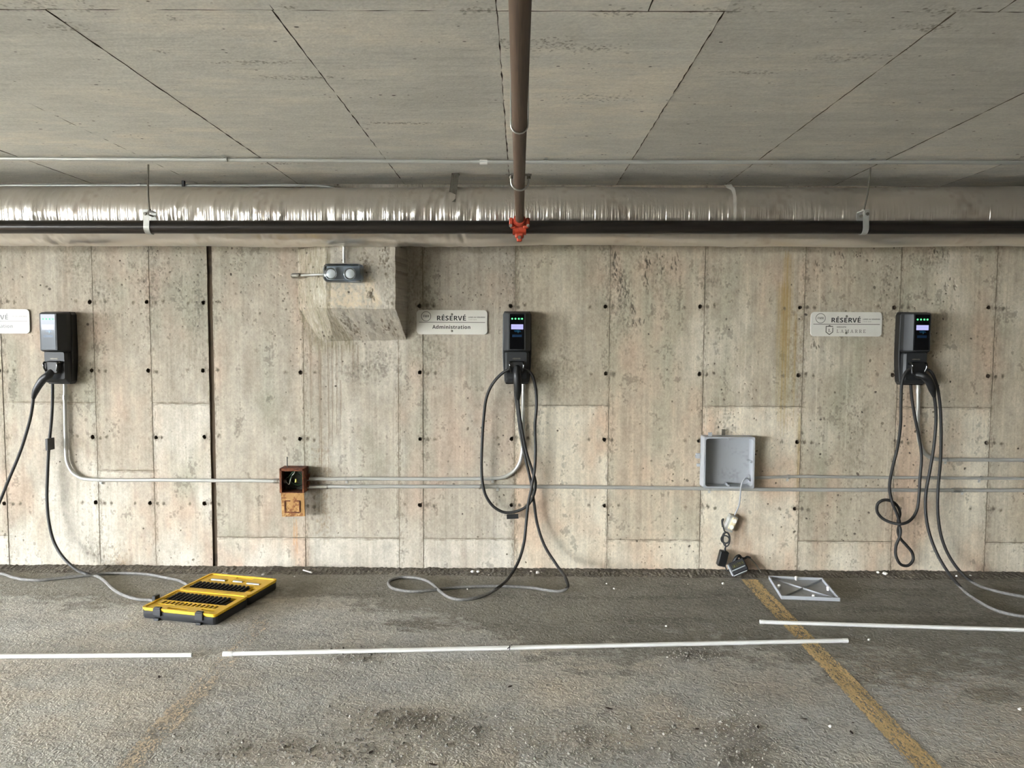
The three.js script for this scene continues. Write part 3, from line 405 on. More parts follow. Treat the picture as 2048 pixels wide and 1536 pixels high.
function clevis(x, xTop, label) {
  const y = pipeAt(x), t = thing('clevis_hanger', label, 'pipe hanger', [x, y, 0.58], 'clevis hangers of the black pipe');
  const s = new THREE.Shape(), ro = 0.0415, ri = 0.0378, up = 0.083;
  s.moveTo(ro, up); s.lineTo(ro, 0); s.absarc(0, 0, ro, 0, Math.PI, true); s.lineTo(-ro, up); s.lineTo(-ri, up); s.lineTo(-ri, 0); s.absarc(0, 0, ri, Math.PI, 0, false); s.lineTo(ri, up);
  const g = new THREE.ExtrudeGeometry(s, { depth: 0.032, bevelEnabled: false, curveSegments: 24 }); g.translate(0, 0, -0.016); g.rotateY(-Math.PI / 2); g.rotateZ((x < 0 ? -1 : 1) * 0.05);
  mesh('clevis_band', g, M.galvanized, t);
  mesh('yoke', merge([box(0.034, 0.005, 0.085, 0, 0.088, 0), box(0.03, 0.03, 0.004, 0, 0.072, 0.044), box(0.03, 0.03, 0.004, 0, 0.072, -0.044)]), M.galvanized, t);
  mesh('cross_bolt', merge([cyl(0.005, 0.1, 'z', 0, 0.066, 0), cyl(0.009, 0.008, 'z', 0, 0.066, 0.051, 0.009, 6)]), M.steelDull, t);
  const dx = xTop - x; mesh('threaded_rod', tube([[0, 0.086, 0], [dx * 0.5, (CEIL - y) * 0.55, -0.02], [dx, CEIL - y + 0.004, -0.06]], 0.0048, 8, 10), M.steelDull, t);
  mesh('rod_nut', cyl(0.009, 0.01, 'y', 0.0, 0.096, 0, 0.009, 6), M.steelDull, t);
}
clevis(-2.0874, -2.1163, 'galvanized clevis hanger with a straight rod, holding the black pipe left of the wall joint');
clevis(1.9003, 1.9594, 'galvanized clevis hanger with a slanting rod, holding the black pipe above the shield-logo sign');
{
  const x = -0.3927, t = thing('strap_hanger', 'flat grey metal strap from the ceiling taped onto the foil-wrapped pipe', 'pipe hanger', [x, CEIL, 0.35]);
  const g = new THREE.BoxGeometry(0.044, 1, 0.003, 1, 8, 1).translate(0, -0.5, 0), p = g.attributes.position;
  for (let i = 0; i < p.count; i++) { const k = -p.getY(i); p.setXYZ(i, p.getX(i) - k * 0.012, -k * 0.186 - 0.003, p.getZ(i) - 0.005 + 0.112 * k); } g.computeVertexNormals();
  mesh('strap', g, M.steelDull, t); mesh('strap_foot', box(0.044, 0.003, 0.05, 0, -0.0045, -0.027), M.steelDull, t);
}
const branchY = 2.185;
{
  M.brownPipe = std({ map: mottled(256, [84, 65, 50], [[68, 52, 40, 0.1, 0.5], [104, 84, 66, 0.5, 0.4]], [[50, 20, 0.7], [10, 10, 0.5], [3, 3, 0.4]], 82), roughness: 0.62 });
  const t = thing('branch_pipe', 'brown rust-coloured branch pipe coming overhead towards the viewer', 'pipe', [-0.012, branchY, 0.66]);
  part('pipe_run', tube([[-0.013, pipeAt(0) + 0.028, 0.58], [-0.013, branchY - 0.012, 0.75], [-0.012, branchY, 1.6], [-0.006, branchY + 0.004, 3.4], [0, branchY + 0.01, 6.1]], 0.0235, 60, 32), M.brownPipe, t);
  const c = thing('pipe_coupling', 'orange mechanical tee clamp joining brown branch pipe to black main', 'pipe fitting', [-0.014, pipeAt(0), 0.58]);
  const band = new THREE.CylinderGeometry(0.044, 0.044, 0.07, 28, 1, true).rotateZ(Math.PI / 2), inner = new THREE.CylinderGeometry(0.0375, 0.0375, 0.07, 28, 1, true).rotateZ(Math.PI / 2);
  mesh('saddle', merge([band, cyl(0.044, 0.004, 'x', 0.035, 0, 0, 0.044, 28), cyl(0.044, 0.004, 'x', -0.035, 0, 0, 0.044, 28), rbox(0.05, 0.03, 0.05, 0.01, 0, -0.05, 0.02), rbox(0.03, 0.03, 0.03, 0.008, 0, -0.068, 0.022)]), M.orange, c);
  mesh('outlet_collar', merge([cyl(0.034, 0.03, 'z', 0, 0.03, 0.046, 0.034, 28), cyl(0.03, 0.02, 'z', 0, 0.03, 0.068, 0.028, 28)]), M.orange, c);
  for (const s of [-1, 1]) mesh('clamp_ear', merge([rbox(0.022, 0.05, 0.034, 0.007, s * 0.046, 0.02, 0.04), rbox(0.03, 0.018, 0.026, 0.006, s * 0.036, -0.004, 0.042)]), M.orange, c);
  for (const [bx, by] of [[-0.048, 0.0], [0.048, 0.0], [0, -0.062]]) mesh('clamp_bolt', merge([cyl(0.0095, 0.014, 'z', bx, by, 0.06 - (by < -0.05 ? 0.015 : 0), 0.0095, 6), cyl(0.0055, 0.03, 'z', bx, by, 0.06 - (by < -0.05 ? 0.015 : 0))]), M.steel, c);
}
function uHanger(z, r, drop, label, lugs) {
  const y = branchY + 0.002, t = thing('u_bolt_hanger', label, 'pipe hanger', [-0.01, y, z]), pts = [];
  for (let k = 0; k <= 16; k++) { const a = Math.PI + k / 16 * Math.PI; pts.push([Math.cos(a) * r, Math.sin(a) * r - drop, 0]); }
  if (!lugs) { pts.unshift([-r, CEIL - y, 0]); pts.push([r, CEIL - y, 0]); mesh('u_bolt', tube(pts, 0.0028, 60, 8), M.steel, t); return; }
  pts.unshift([-r, 0.03, 0]); pts.push([r, 0.03, 0]);
  mesh('u_bolt', tube(pts, 0.0042, 60, 8), M.steel, t);
  for (const s of [-1, 1]) mesh('nut', cyl(0.009, 0.011, 'y', s * r, 0.012, 0, 0.009, 6), M.steelDull, t);
  mesh('top_plate', box(r * 2 + 0.024, 0.005, 0.024, 0, 0.024, 0), M.steelDull, t);
  mesh('threaded_rod', cyl(0.0045, CEIL - y - 0.02, 'y', 0, (CEIL - y + 0.03) / 2, -0.0), M.steelDull, t);
}
uHanger(2.3972, 0.0268, 0.0, 'thin galvanized ring snug round the brown pipe, nearer the viewer', false);
uHanger(1.5578, 0.038, 0.004, 'loose galvanized U-bolt with nuts round the brown pipe, near the foil wrap', true);

// ---------------------------------------------------------------- conduits
const EMT = 0.0118;
function strapGeo(r) {                                       // one-hole strap round a horizontal tube: saddle over the tube and a tab below
  const s = new THREE.TorusGeometry(r + 0.0012, 0.0022, 6, 14, Math.PI).scale(1, 1, 4.2).rotateY(-Math.PI / 2).rotateX(Math.PI / 2).rotateX(-Math.PI / 2);
  return s;
}
function strap(parent, x, y, z, axis, tab = -1) {
  const pts = []; for (let k = 0; k <= 10; k++) { const a = k / 10 * Math.PI; pts.push([Math.cos(a) * (EMT + 0.002), Math.sin(a) * (EMT + 0.002)]); }
  const s = new THREE.Shape(); pts.forEach((p, k) => s[k ? 'lineTo' : 'moveTo'](p[0], p[1])); for (let k = 10; k >= 0; k--) { const a = k / 10 * Math.PI; s.lineTo(Math.cos(a) * (EMT + 0.0002), Math.sin(a) * (EMT + 0.0002)); }
  const g = new THREE.ExtrudeGeometry(s, { depth: 0.016, bevelEnabled: false }).translate(0, 0, -0.008);
  const tabG = box(0.02, 0.0025, 0.016, -(EMT + 0.011), 0.001 - z + 0.002, 0), legG = box(0.0025, z, 0.016, -(EMT + 0.001), -z / 2, 0), screw = cyl(0.005, 0.004, 'y', -(EMT + 0.013), 0.005 - z + 0.002, 0, 0.005, 8);
  let all = merge([g, tabG, legG, screw]);
  all.rotateX(Math.PI / 2);                                  // tube axis -> y, outward -> +z
  if (axis === 'x') all.rotateZ(tab < 0 ? Math.PI / 2 : -Math.PI / 2);
  all.translate(x, y, z); part('conduit_strap', all, M.galvanized, parent);
}
function coupling(parent, x, y, z, axis = 'x', len = 0.05) {
  part('coupling', merge([cyl(EMT + 0.0035, len, axis, x, y, z), ...[-0.3, 0.3].map((q) => cyl(0.004, 0.006, 'z', x + (axis === 'x' ? q * len : 0), y + (axis === 'y' ? q * len : 0), z + EMT + 0.004, 0.004, 8))]), M.steel, parent);
}
function conduit(label, pts, r = EMT, group) {
  const base = pts[Math.floor(pts.length / 2)], t = thing('conduit', label, 'conduit', base, group);
  part('conduit_run', tube(pts, r, Math.max(60, pts.length * 24), 18), M.galvanized, t); return t;
}
{
  const c1 = conduit('galvanized conduit bending from the leftmost charging station along to the rusty box', [[-2.9336, 1.2525, 0.021], [-2.9385, 1.0976, 0.021], [-2.9415, 0.9031, 0.021], [-2.9425, 0.7729, 0.021], [-2.9353, 0.6914, 0.021], [-2.9016, 0.6262, 0.021], [-2.8474, 0.5906, 0.021], [-2.7761, 0.5812, 0.021], [-2.5972, 0.5791, 0.021], [-2.3045, 0.581, 0.021], [-2.0121, 0.5796, 0.021], [-1.7523, 0.5813, 0.021], [-1.5188, 0.5762, 0.021]]);
  for (const px of [[-2.7306, 0.5799, 0.021]]) strap(c1, ...px, 'x', -1); for (const px of [[-2.938, 1.1138, 0.021]]) coupling(c1, ...px, 'y', 0.03);
  for (const px of [[-1.5836, 0.5791, 0.021]]) coupling(c1, ...px, 'x', 0.03);
  const c2 = conduit('galvanized conduit from the rusty box bending up into the middle charging station', [[-1.4083, 0.5933, 0.021], [-1.1683, 0.5965, 0.021], [-0.8444, 0.5986, 0.021], [-0.5208, 0.599, 0.021], [-0.2944, 0.6021, 0.021], [-0.1812, 0.6045, 0.021], [-0.1069, 0.6148, 0.021], [-0.0489, 0.6477, 0.021], [-0.0105, 0.7001, 0.021], [0.0085, 0.7717, 0.021], [0.0144, 0.8561, 0.021], [0.0137, 0.9856, 0.021], [0.0129, 1.1146, 0.021], [0.0152, 1.2753, 0.021]]);
  for (const px of [[-1.1295, 0.5967, 0.021], [-0.1812, 0.6045, 0.021]]) strap(c2, ...px, 'x', -1); for (const px of [[0.0157, 1.1983, 0.021]]) coupling(c2, ...px, 'y', 0.024);
  const c3 = conduit('long galvanized conduit running right from the rusty box beneath the grey enclosure', [[-1.4089, 0.5426, 0.021], [-1.0391, 0.5467, 0.021], [-0.6179, 0.5494, 0.021], [-0.1811, 0.5522, 0.021], [0.1907, 0.553, 0.021], [0.6751, 0.5513, 0.021], [1.159, 0.5479, 0.021], [1.6746, 0.5448, 0.021], [2.2858, 0.5455, 0.021], [2.7676, 0.547, 0.021], [3.2424, 0.5501, 0.021], [3.7294, 0.5517, 0.021]]);
  for (const px of [[-1.0942, 0.5463, 0.021], [-0.1487, 0.5525, 0.021], [1.2235, 0.5483, 0.021], [2.8575, 0.5476, 0.021]]) strap(c3, ...px, 'x', -1); for (const px of [[-1.2726, 0.5435, 0.021], [-0.236, 0.5519, 0.021], [2.8061, 0.5473, 0.021]]) coupling(c3, ...px, 'x', 0.05);
  const c4 = conduit('thin conduit leaving the open grey enclosure towards the photo edge', [[1.4795, 0.6184, 0.021], [1.6724, 0.6262, 0.021], [1.8009, 0.6303, 0.021], [2.1223, 0.6291, 0.021], [2.6039, 0.6273, 0.021], [3.2388, 0.6265, 0.021], [3.7254, 0.6264, 0.021]], 0.0095);
  for (const px of [[1.727, 0.6282, 0.021], [2.9631, 0.628, 0.021]]) strap(c4, ...px, 'x', -1);
  const c5 = conduit('galvanized conduit bending from beneath the rightmost charging station to the photo edge', [[2.5339, 1.2829, 0.021], [2.5398, 1.1292, 0.021], [2.546, 0.9684, 0.021], [2.5561, 0.8717, 0.021], [2.5739, 0.8233, 0.021], [2.6045, 0.7782, 0.021], [2.6503, 0.7526, 0.021], [2.7114, 0.7465, 0.021], [2.9196, 0.7461, 0.021], [3.2331, 0.7465, 0.021], [3.7191, 0.7463, 0.021]]);
  for (const px of [[2.7402, 0.7466, 0.021]]) strap(c5, ...px, 'x', -1); for (const px of [[2.5376, 1.1869, 0.021]]) coupling(c5, ...px, 'y', 0.03);
  const yC = CEIL - EMT - 0.006, cA = [-2.8126, 2.465, 0.7318], cB = [-0.0558, 2.465, 0.6962], cC = [2.6807, 2.465, 0.7292];
  const c6 = conduit('thin conduit fixed flat on the ceiling, passing over the brown pipe', [[-6, yC, cA[2]], [cA[0], yC, cA[2]], [-1.4, yC, (cA[2] + cB[2]) / 2 + 0.004], [cB[0], yC, cB[2]], [1.4, yC, cC[2] - 0.01], [cC[0], yC, cC[2]], [5, yC, cC[2]]], 0.0105);
  for (const p of [[-1.594, 2.465, 0.7286], [0.128, 2.465, 0.6992], [1.8716, 2.465, 0.716]]) part('conduit_strap', merge([cyl(0.0125, 0.016, 'x', p[0], yC, p[2]), box(0.016, 0.003, 0.04, p[0], CEIL - 0.0055, p[2] + 0.02)]), M.galvanized, c6);
  for (const p of [[-0.2102, 2.465, 0.6937]]) { const q = part('coupling', cyl(0.0135, 0.042, 'x', p[0], yC, p[2]), M.white, c6); q.userData.label = 'white taped coupling'; }
  const c7 = conduit('short conduit in the corner above the foil-wrapped pipe, ending in a bend', [[-4.8522, 2.4429, 0.07], [-3.2743, 2.4492, 0.07], [-2.3308, 2.4529, 0.07], [-1.6404, 2.4556, 0.07], [-1.3583, 2.4567, 0.07], [-1.2644, 2.454, 0.07], [-1.2018, 2.445, 0.07], [-1.1519, 2.4236, 0.07], [-1.1272, 2.3836, 0.07]], 0.0105);
  for (const px of [[-2.3998, 2.4542, 0.07], [-1.3709, 2.4567, 0.07]]) part('coupling', cyl(0.0135, 0.024, 'x', ...px), M.steel, c7);
  for (const px of [[-2.116, 2.4487, 0.08]]) part('beam_clip', merge([box(0.014, 0.06, 0.02, px[0], px[1] + 0.01, px[2]), box(0.03, 0.006, 0.03, px[0] + 0.006, px[1] - 0.02, px[2] + 0.004)]), M.plasticBlack, c7);
}

// ---------------------------------------------------------------- emergency light on the bracket
M.lampGrey = std({ color: 0x8d9298, roughness: 0.5, bumpMap: rough(softGrain, 1), bumpScale: 0.0002 });
{
  const p = [-1.0708, 1.8951, 0.3], t = thing('emergency_light', 'twin-head emergency light in a clear rounded case on the concrete bracket', 'light', [p[0], p[1], 0.25]);
  mesh('back_box', loft([[-0.112, 0.112, -0.05, 0.05, 0, 0.02], [-0.118, 0.118, -0.056, 0.056, 0.02, 0.025], [-0.118, 0.118, -0.056, 0.056, 0.03, 0.025]]), M.greyPvc, t);
  mesh('base_plate', rbox(0.2, 0.085, 0.01, 0.004, 0, 0, 0.036), M.lampGrey, t);
  M.reflector = std({ color: 0xe4e4e2, metalness: 0.9, roughness: 0.22, bumpMap: rough(softGrain, 1), bumpScale: 0.0003 });
  for (const x of [-0.068, 0.046]) {
    const h = mesh('lamp_head', new THREE.LatheGeometry([[0.006, 0], [0.02, 0.004], [0.03, 0.016], [0.034, 0.03], [0.036, 0.031], [0.036, 0.026], [0.03, 0.0], [0.02, -0.006]].map((q) => new THREE.Vector2(...q)), 28).rotateX(Math.PI / 2).translate(x, -0.006, 0.046), M.reflector, t);
    mesh('bulb_lens', new THREE.SphereGeometry(0.031, 20, 12, 0, Math.PI * 2, 0, 1.1).scale(1, 0.5, 1).rotateX(Math.PI / 2).translate(x, -0.006, 0.062), M.white, h);
  }
  M.clear = new THREE.MeshPhysicalMaterial({ color: 0xdfe4e8, transmission: 1, thickness: 0, roughness: 0.06, ior: 1.45, bumpMap: rough(softGrain, 1), bumpScale: 0.0002 });
  mesh('clear_cover', loft([[-0.118, 0.118, -0.056, 0.056, 0.03, 0.025], [-0.116, 0.116, -0.054, 0.054, 0.07, 0.03], [-0.108, 0.108, -0.047, 0.047, 0.09, 0.03], [-0.09, 0.09, -0.034, 0.034, 0.096, 0.024]], 1.0), M.clear, t);
  const feed = [[-1.0709, 2.0563, 0.268], [-1.0713, 2.0056, 0.268], [-1.0713, 1.9575, 0.27]], side = [[-1.1794, 1.8878, 0.275], [-1.2494, 1.887, 0.262], [-1.3216, 1.8903, 0.2], [-1.3879, 1.8952, 0.1]];
  part('feed_conduit', tube(feed, 0.0085, 20, 14), M.galvanized, t);
  part('side_conduit', tube(side, 0.0075, 30, 14), M.galvanized, t);
  const e = [-1.3971, 1.8959, 0.09], e2 = [-1.4534, 1.8974, 0.05]; part('elbow_fitting', sweep([[e[0] + 0.01, e[1], 0.13], e, [e2[0] + 0.012, e2[1], 0.06], [e2[0], e2[1], 0.02]], [0.012, 0.016, 0.016, 0.014], 20, 14), M.steelDull, t);
}

// ---------------------------------------------------------------- charging stations
const badge = (() => { const w = 256, h = 640, c = canvasOf(w, h), g = c.getContext('2d'); g.fillStyle = '#07080b'; g.fillRect(0, 0, w, h);
  g.fillStyle = '#123a44'; g.fillRect(150, 92, 70, 10); g.fillRect(176, 66, 22, 30);
  g.fillStyle = '#12324c'; g.beginPath(); g.moveTo(70, 300); g.lineTo(120, 282); g.lineTo(178, 288); g.lineTo(206, 322); g.lineTo(160, 330); g.lineTo(92, 326); g.closePath(); g.fill(); g.fillStyle = '#2c5566'; g.fillRect(140, 300, 16, 46);
  g.fillStyle = '#172c44'; g.fillRect(44, 372, 170, 46); return colorTexture(c); })();
const lcdArt = (() => { const c = canvasOf(128, 56), g = c.getContext('2d'); g.fillStyle = '#c9c8ff'; g.fillRect(0, 0, 128, 56); g.fillStyle = '#a9b0f2'; g.fillRect(6, 24, 116, 3); return colorTexture(c); })();
M.badge = new THREE.MeshPhysicalMaterial({ map: badge, roughness: 0.05, specularIntensity: 0.36 });
M.lcd = std({ color: 0x20202a, emissive: 0xffffff, emissiveMap: lcdArt, emissiveIntensity: 0.2, roughness: 0.2 });
M.led = std({ color: 0x0a200f, emissive: new THREE.Color(0.12, 1.0, 0.28), emissiveIntensity: 0.42, roughness: 0.3 });
function station(at, label) {
  const t = thing('charging_station', label, 'charging station', at, undefined);
  const bp = new THREE.Shape([[-0.066, 0.004], [-0.076, 0.02], [-0.085, 0.12], [-0.088, 0.2], [-0.086, 0.44], [-0.078, 0.456], [0.078, 0.456], [0.086, 0.44], [0.088, 0.2], [0.085, 0.12], [0.076, 0.02], [0.066, 0.004]].map((q) => new THREE.Vector2(...q)));
  mesh('back_plate', new THREE.ExtrudeGeometry(bp, { depth: 0.05, bevelThickness: 0.006, bevelSize: 0.004, bevelSegments: 2 }).translate(0, 0, 0.006), M.plasticBlack, t);
  const up = mesh('upper_housing', loft([[-0.085, 0.085, 0.205, 0.458, 0.055, 0.016], [-0.083, 0.083, 0.206, 0.456, 0.1, 0.016], [-0.056, 0.056, 0.214, 0.448, 0.152, 0.008], [-0.052, 0.052, 0.218, 0.444, 0.156, 0.006]], 0.35), M.plasticGrey, t);
  mesh('lower_housing', loft([[-0.078, 0.078, 0.004, 0.205, 0.055, 0.014], [-0.074, 0.074, 0.012, 0.206, 0.088, 0.014], [-0.062, 0.062, 0.034, 0.204, 0.104, 0.012]], 0.35), M.plasticGrey, t);
  const panel = mesh('display_panel', (() => { const g = new THREE.ExtrudeGeometry(roundRect(-0.0445, 0.0445, 0.222, 0.440, 0.004), { depth: 0.002, bevelEnabled: false }), uv = g.attributes.uv, p = g.attributes.position; for (let i = 0; i < uv.count; i++) uv.setXY(i, (p.getX(i) + 0.0445) / 0.089, (p.getY(i) - 0.222) / 0.218); return g.translate(0, 0, 0.156); })(), M.badge, t);
  mesh('lcd_screen', (() => { const g = new THREE.BoxGeometry(0.075, 0.031, 0.001); return g.translate(0.001, 0.361, 0.1588); })(), M.lcd, panel);
  for (let k = 0; k < 4; k++) mesh('indicator_light', new THREE.SphereGeometry(0.0055, 12, 8).scale(1, 1, 0.35).translate(-0.03 + k * 0.0203, 0.411, 0.158), M.led, panel);
  mesh('name_plate', merge([0, 1, 2, 3, 4, 5, 6].map((k) => box(0.0052, 0.006 + (k * 3 % 4) * 0.001, 0.002, -0.024 + k * 0.0072, 0.163, 0.1045))), M.steelDull, t);
  const hs = mesh('plug_holster', loft([[-0.044, 0.044, 0.066, 0.15, 0.1, 0.01], [-0.042, 0.042, 0.07, 0.148, 0.128, 0.012], [-0.036, 0.036, 0.076, 0.142, 0.136, 0.012]], 0.4), M.plasticBlack, t);
  for (const s of [-1, 1]) mesh('holster_hook', sweep([[s * 0.046, 0.13, 0.09], [s * 0.047, 0.14, 0.12], [s * 0.044, 0.138, 0.142], [s * 0.042, 0.11, 0.146], [s * 0.036, 0.088, 0.14]], [0.006, 0.0065, 0.006, 0.0055, 0.005], 24, 10), M.gloss, hs);
  return t;
}
const stL = [-2.9465, 1.2032, 0], stC = [-0.0271, 1.2197, 0], stR = [2.4764, 1.2275, 0];
station(stL, 'black wall charging station whose glossy panel mirrors the daylight, left of the joint');
station(stC, 'black wall charging station beside the centre sign, with four green lights lit');
station(stR, 'black wall charging station beside the shield-logo sign, four green lights lit');

// cables: connector in the holster at one end, the station's underside at the other
function cable(label, base, path, plug, plugR, extra) {
  const t = thing('charging_cable', label, 'cable', base);
  part('cable_cord', cableColours(tube(path, 0.0093, Math.round(path.length * 14), 12), 1, path.length), M.rubber, t);
  part('plug_handle', sweep(plug, plugR, 40, 18), M.plasticBlack, t);
  return t;
}
const cableL = cable('thick black charging cable hanging from the mirrored station to the floor behind the yellow case', [-3.0487, 0.4534, 0.06],
  [...[[-3.0665, 1.1439, 0.13], [-3.0967, 1.0098, 0.12], [-3.1394, 0.8874, 0.11], [-3.1887, 0.7673, 0.1], [-3.2758, 0.5737, 0.1], [-3.3284, 0.4539, 0.1], [-3.4008, 0.2866, 0.12], [-3.4597, 0.1473, 0.2], [-3.5562, 0.0095, 0.1202], [-3.389, 0.0095, 0.2178], [-3.2855, 0.0095, 0.1855], [-3.1609, 0.0095, 0.2521], [-3.0523, 0.0095, 0.298], [-2.9547, 0.0095, 0.3054], [-2.881, 0.0095, 0.2749], [-2.7559, 0.0095, 0.2233], [-2.6125, 0.0095, 0.1701], [-2.3719, 0.0095, 0.1747], [-2.1938, 0.0095, 0.2498], [-2.101, 0.0095, 0.2958]], [-1.93, 0.0095, 0.49], [-1.95, 0.0095, 0.58], [-1.984, 0.0095, 0.72], ...[[-2.1096, 0.0095, 0.64], [-2.1703, 0.0095, 0.6331], [-2.2384, 0.0095, 0.6015], [-2.3135, 0.0095, 0.5526], [-2.3833, 0.0095, 0.4937], [-2.4511, 0.0095, 0.4241], [-2.5231, 0.0095, 0.343], [-2.5955, 0.0095, 0.2685], [-2.664, 0.012, 0.2191], [-2.7099, 0.03, 0.2365], [-2.8242, 0.037, 0.16], [-2.9263, 0.1018, 0.12], [-2.9967, 0.1872, 0.09], [-3.0343, 0.3103, 0.075], [-3.0488, 0.4545, 0.065], [-3.0433, 0.6162, 0.06], [-3.0302, 0.8099, 0.055], [-3.0119, 0.9708, 0.05], [-3.0012, 1.0997, 0.05], [-2.9964, 1.244, 0.05]]],
  [[-2.9542, 1.289, 0.12], [-2.9582, 1.265, 0.145], [-2.9872, 1.2431, 0.15], [-3.0233, 1.2018, 0.145], [-3.0566, 1.1537, 0.135], [-3.0705, 1.1217, 0.13]], [0.019, 0.024, 0.024, 0.022, 0.02, 0.013]);
const cableC = cable('thick black charging cable looped on the middle station and lying in a loop below it', [0.0607, 0.6037, 0.06],
  [[-0.0188, 1.1384, 0.12], [-0.0121, 1.0586, 0.11], [0.0075, 0.93, 0.095], [0.037, 0.785, 0.085], [0.0728, 0.672, 0.08], [0.0957, 0.5913, 0.078], [0.0866, 0.5163, 0.075], [0.0456, 0.4405, 0.07], [-0.0183, 0.4044, 0.07], [-0.0985, 0.3941, 0.07], [-0.1692, 0.4293, 0.07], [-0.2207, 0.5003, 0.07], [-0.2433, 0.5875, 0.07], [-0.25, 0.7004, 0.07], [-0.2471, 0.8292, 0.07], [-0.2377, 0.9901, 0.075], [-0.2185, 1.1345, 0.085], [-0.1802, 1.2213, 0.1], [-0.1202, 1.2887, 0.115], [-0.0699, 1.3175, 0.122], [-0.0199, 1.3235, 0.108], [0.0304, 1.3178, 0.116], [0.0684, 1.28, 0.11], [0.0911, 1.2007, 0.1], [0.0983, 1.0896, 0.095], [0.0897, 0.9618, 0.09], [0.094, 0.8025, 0.092], [0.0884, 0.6753, 0.098], [0.0699, 0.5643, 0.105], [0.0483, 0.4528, 0.11], [0.0363, 0.3264, 0.12], [0.0242, 0.219, 0.14], [-0.0068, 0.1211, 0.19], [-0.0619, 0.041, 0.26], [-0.1248, 0.03, 0.4338], [-0.19, 0.012, 0.5057], [-0.2596, 0.0095, 0.5678], [-0.3442, 0.0095, 0.5945], [-0.4048, 0.0095, 0.5626], [-0.4669, 0.0095, 0.4698], [-0.5291, 0.012, 0.3436], [-0.587, 0.016, 0.2722], [-0.6728, 0.012, 0.2135], [-0.7521, 0.0095, 0.2076], [-0.8, 0.0095, 0.2572], [-0.8037, 0.0095, 0.3236], [-0.7652, 0.0095, 0.4053], [-0.6983, 0.0095, 0.4485], [-0.6216, 0.0095, 0.4644], [-0.5074, 0.0095, 0.4266], [-0.3317, 0.0095, 0.3778], [-0.121, 0.0095, 0.3549], [0.0608, 0.0095, 0.3783], [0.1795, 0.0095, 0.4295], [0.2443, 0.012, 0.4442], [0.2834, 0.03, 0.4339], [0.2781, 0.06, 0.3681], [0.228, 0.0819, 0.14], [0.1587, 0.1829, 0.1], [0.1103, 0.3168, 0.08], [0.0871, 0.4602, 0.07], [0.0671, 0.5886, 0.065], [0.031, 0.7392, 0.06], [-0.0019, 0.8993, 0.055], [-0.0219, 1.0528, 0.05], [-0.0351, 1.1487, 0.05], [-0.039, 1.2701, 0.05]],
  [[-0.026, 1.3246, 0.135], [-0.0257, 1.2877, 0.15], [-0.0223, 1.2346, 0.148], [-0.019, 1.1805, 0.135], [-0.0188, 1.129, 0.12]], [0.02, 0.026, 0.025, 0.022, 0.012]);
const cableR = cable('thick black charging cable twisted into two small loops under the rightmost station', [2.5511, 0.4928, 0.07],
  [[2.5806, 1.1698, 0.13], [2.5982, 1.1, 0.12], [2.6103, 1.0108, 0.11], [2.6096, 0.8511, 0.1], [2.5907, 0.6916, 0.1], [2.5711, 0.5476, 0.1], [2.5668, 0.4375, 0.11], [2.5798, 0.3143, 0.13], [2.6134, 0.1817, 0.17], [2.6467, 0.0827, 0.24], [2.6602, 0.02, 0.3795], [2.6481, 0.0095, 0.5726], [2.6679, 0.0095, 0.7221], [2.752, 0.0095, 0.7952], [2.9954, 0.0095, 0.8411], [3.2119, 0.0095, 0.7337], [3.1887, 0.0095, 0.5775], [2.966, 0.0095, 0.4739], [2.8737, 0.0095, 0.3978], [2.8054, 0.015, 0.2884], [2.7518, 0.0613, 0.22], [2.7107, 0.1445, 0.15], [2.6728, 0.2545, 0.12], [2.647, 0.406, 0.11], [2.6406, 0.5661, 0.11], [2.6487, 0.7575, 0.11], [2.6429, 0.9794, 0.11], [2.6244, 1.1375, 0.115], [2.5954, 1.2476, 0.12], [2.5552, 1.3194, 0.12], [2.5128, 1.3341, 0.105], [2.4612, 1.334, 0.108], [2.4149, 1.3217, 0.12], [2.386, 1.2621, 0.12], [2.3863, 1.1357, 0.11], [2.3941, 0.9767, 0.1], [2.3855, 0.8323, 0.09], [2.3585, 0.6875, 0.085], [2.3467, 0.5751, 0.085], [2.3633, 0.4862, 0.09], [2.3949, 0.4074, 0.096], [2.4139, 0.349, 0.094], [2.4144, 0.2932, 0.078], [2.4308, 0.2468, 0.074], [2.4677, 0.2032, 0.08], [2.5051, 0.1562, 0.085], [2.5133, 0.1075, 0.085], [2.4828, 0.0715, 0.085], [2.4379, 0.0777, 0.085], [2.404, 0.1327, 0.085], [2.4016, 0.1977, 0.085], [2.4162, 0.2591, 0.096], [2.4198, 0.3049, 0.098], [2.4143, 0.3505, 0.074], [2.4272, 0.4014, 0.07], [2.4128, 0.4466, 0.07], [2.3743, 0.4815, 0.068], [2.323, 0.4908, 0.068], [2.2855, 0.4679, 0.068], [2.2809, 0.4194, 0.068], [2.3134, 0.3747, 0.07], [2.3618, 0.3509, 0.09], [2.4128, 0.3478, 0.115], [2.4876, 0.3666, 0.085], [2.5316, 0.4215, 0.07], [2.5462, 0.524, 0.065], [2.5509, 0.6359, 0.06], [2.5566, 0.7644, 0.058], [2.5368, 0.8924, 0.056], [2.5038, 1.036, 0.054], [2.4821, 1.1631, 0.05], [2.4712, 1.284, 0.05]],
  [[2.4761, 1.2944, 0.13], [2.4968, 1.2893, 0.15], [2.5287, 1.2646, 0.15], [2.555, 1.2177, 0.145], [2.5808, 1.1636, 0.13]], [0.02, 0.025, 0.024, 0.022, 0.012]);
function flag(t, p, w, h, d, rz) { const g = rbox(w, h, d, 0.0015).rotateZ(rz); g.translate(...p); part('cable_tag', g, M.plasticBlack, t); }
flag(cableC, [-0.0502, 0.3684, 0.07], 0.075, 0.03, 0.006, 0.05);
flag(cableL, [-3.0109, 0.8193, 0.075], 0.016, 0.075, 0.07, 0);

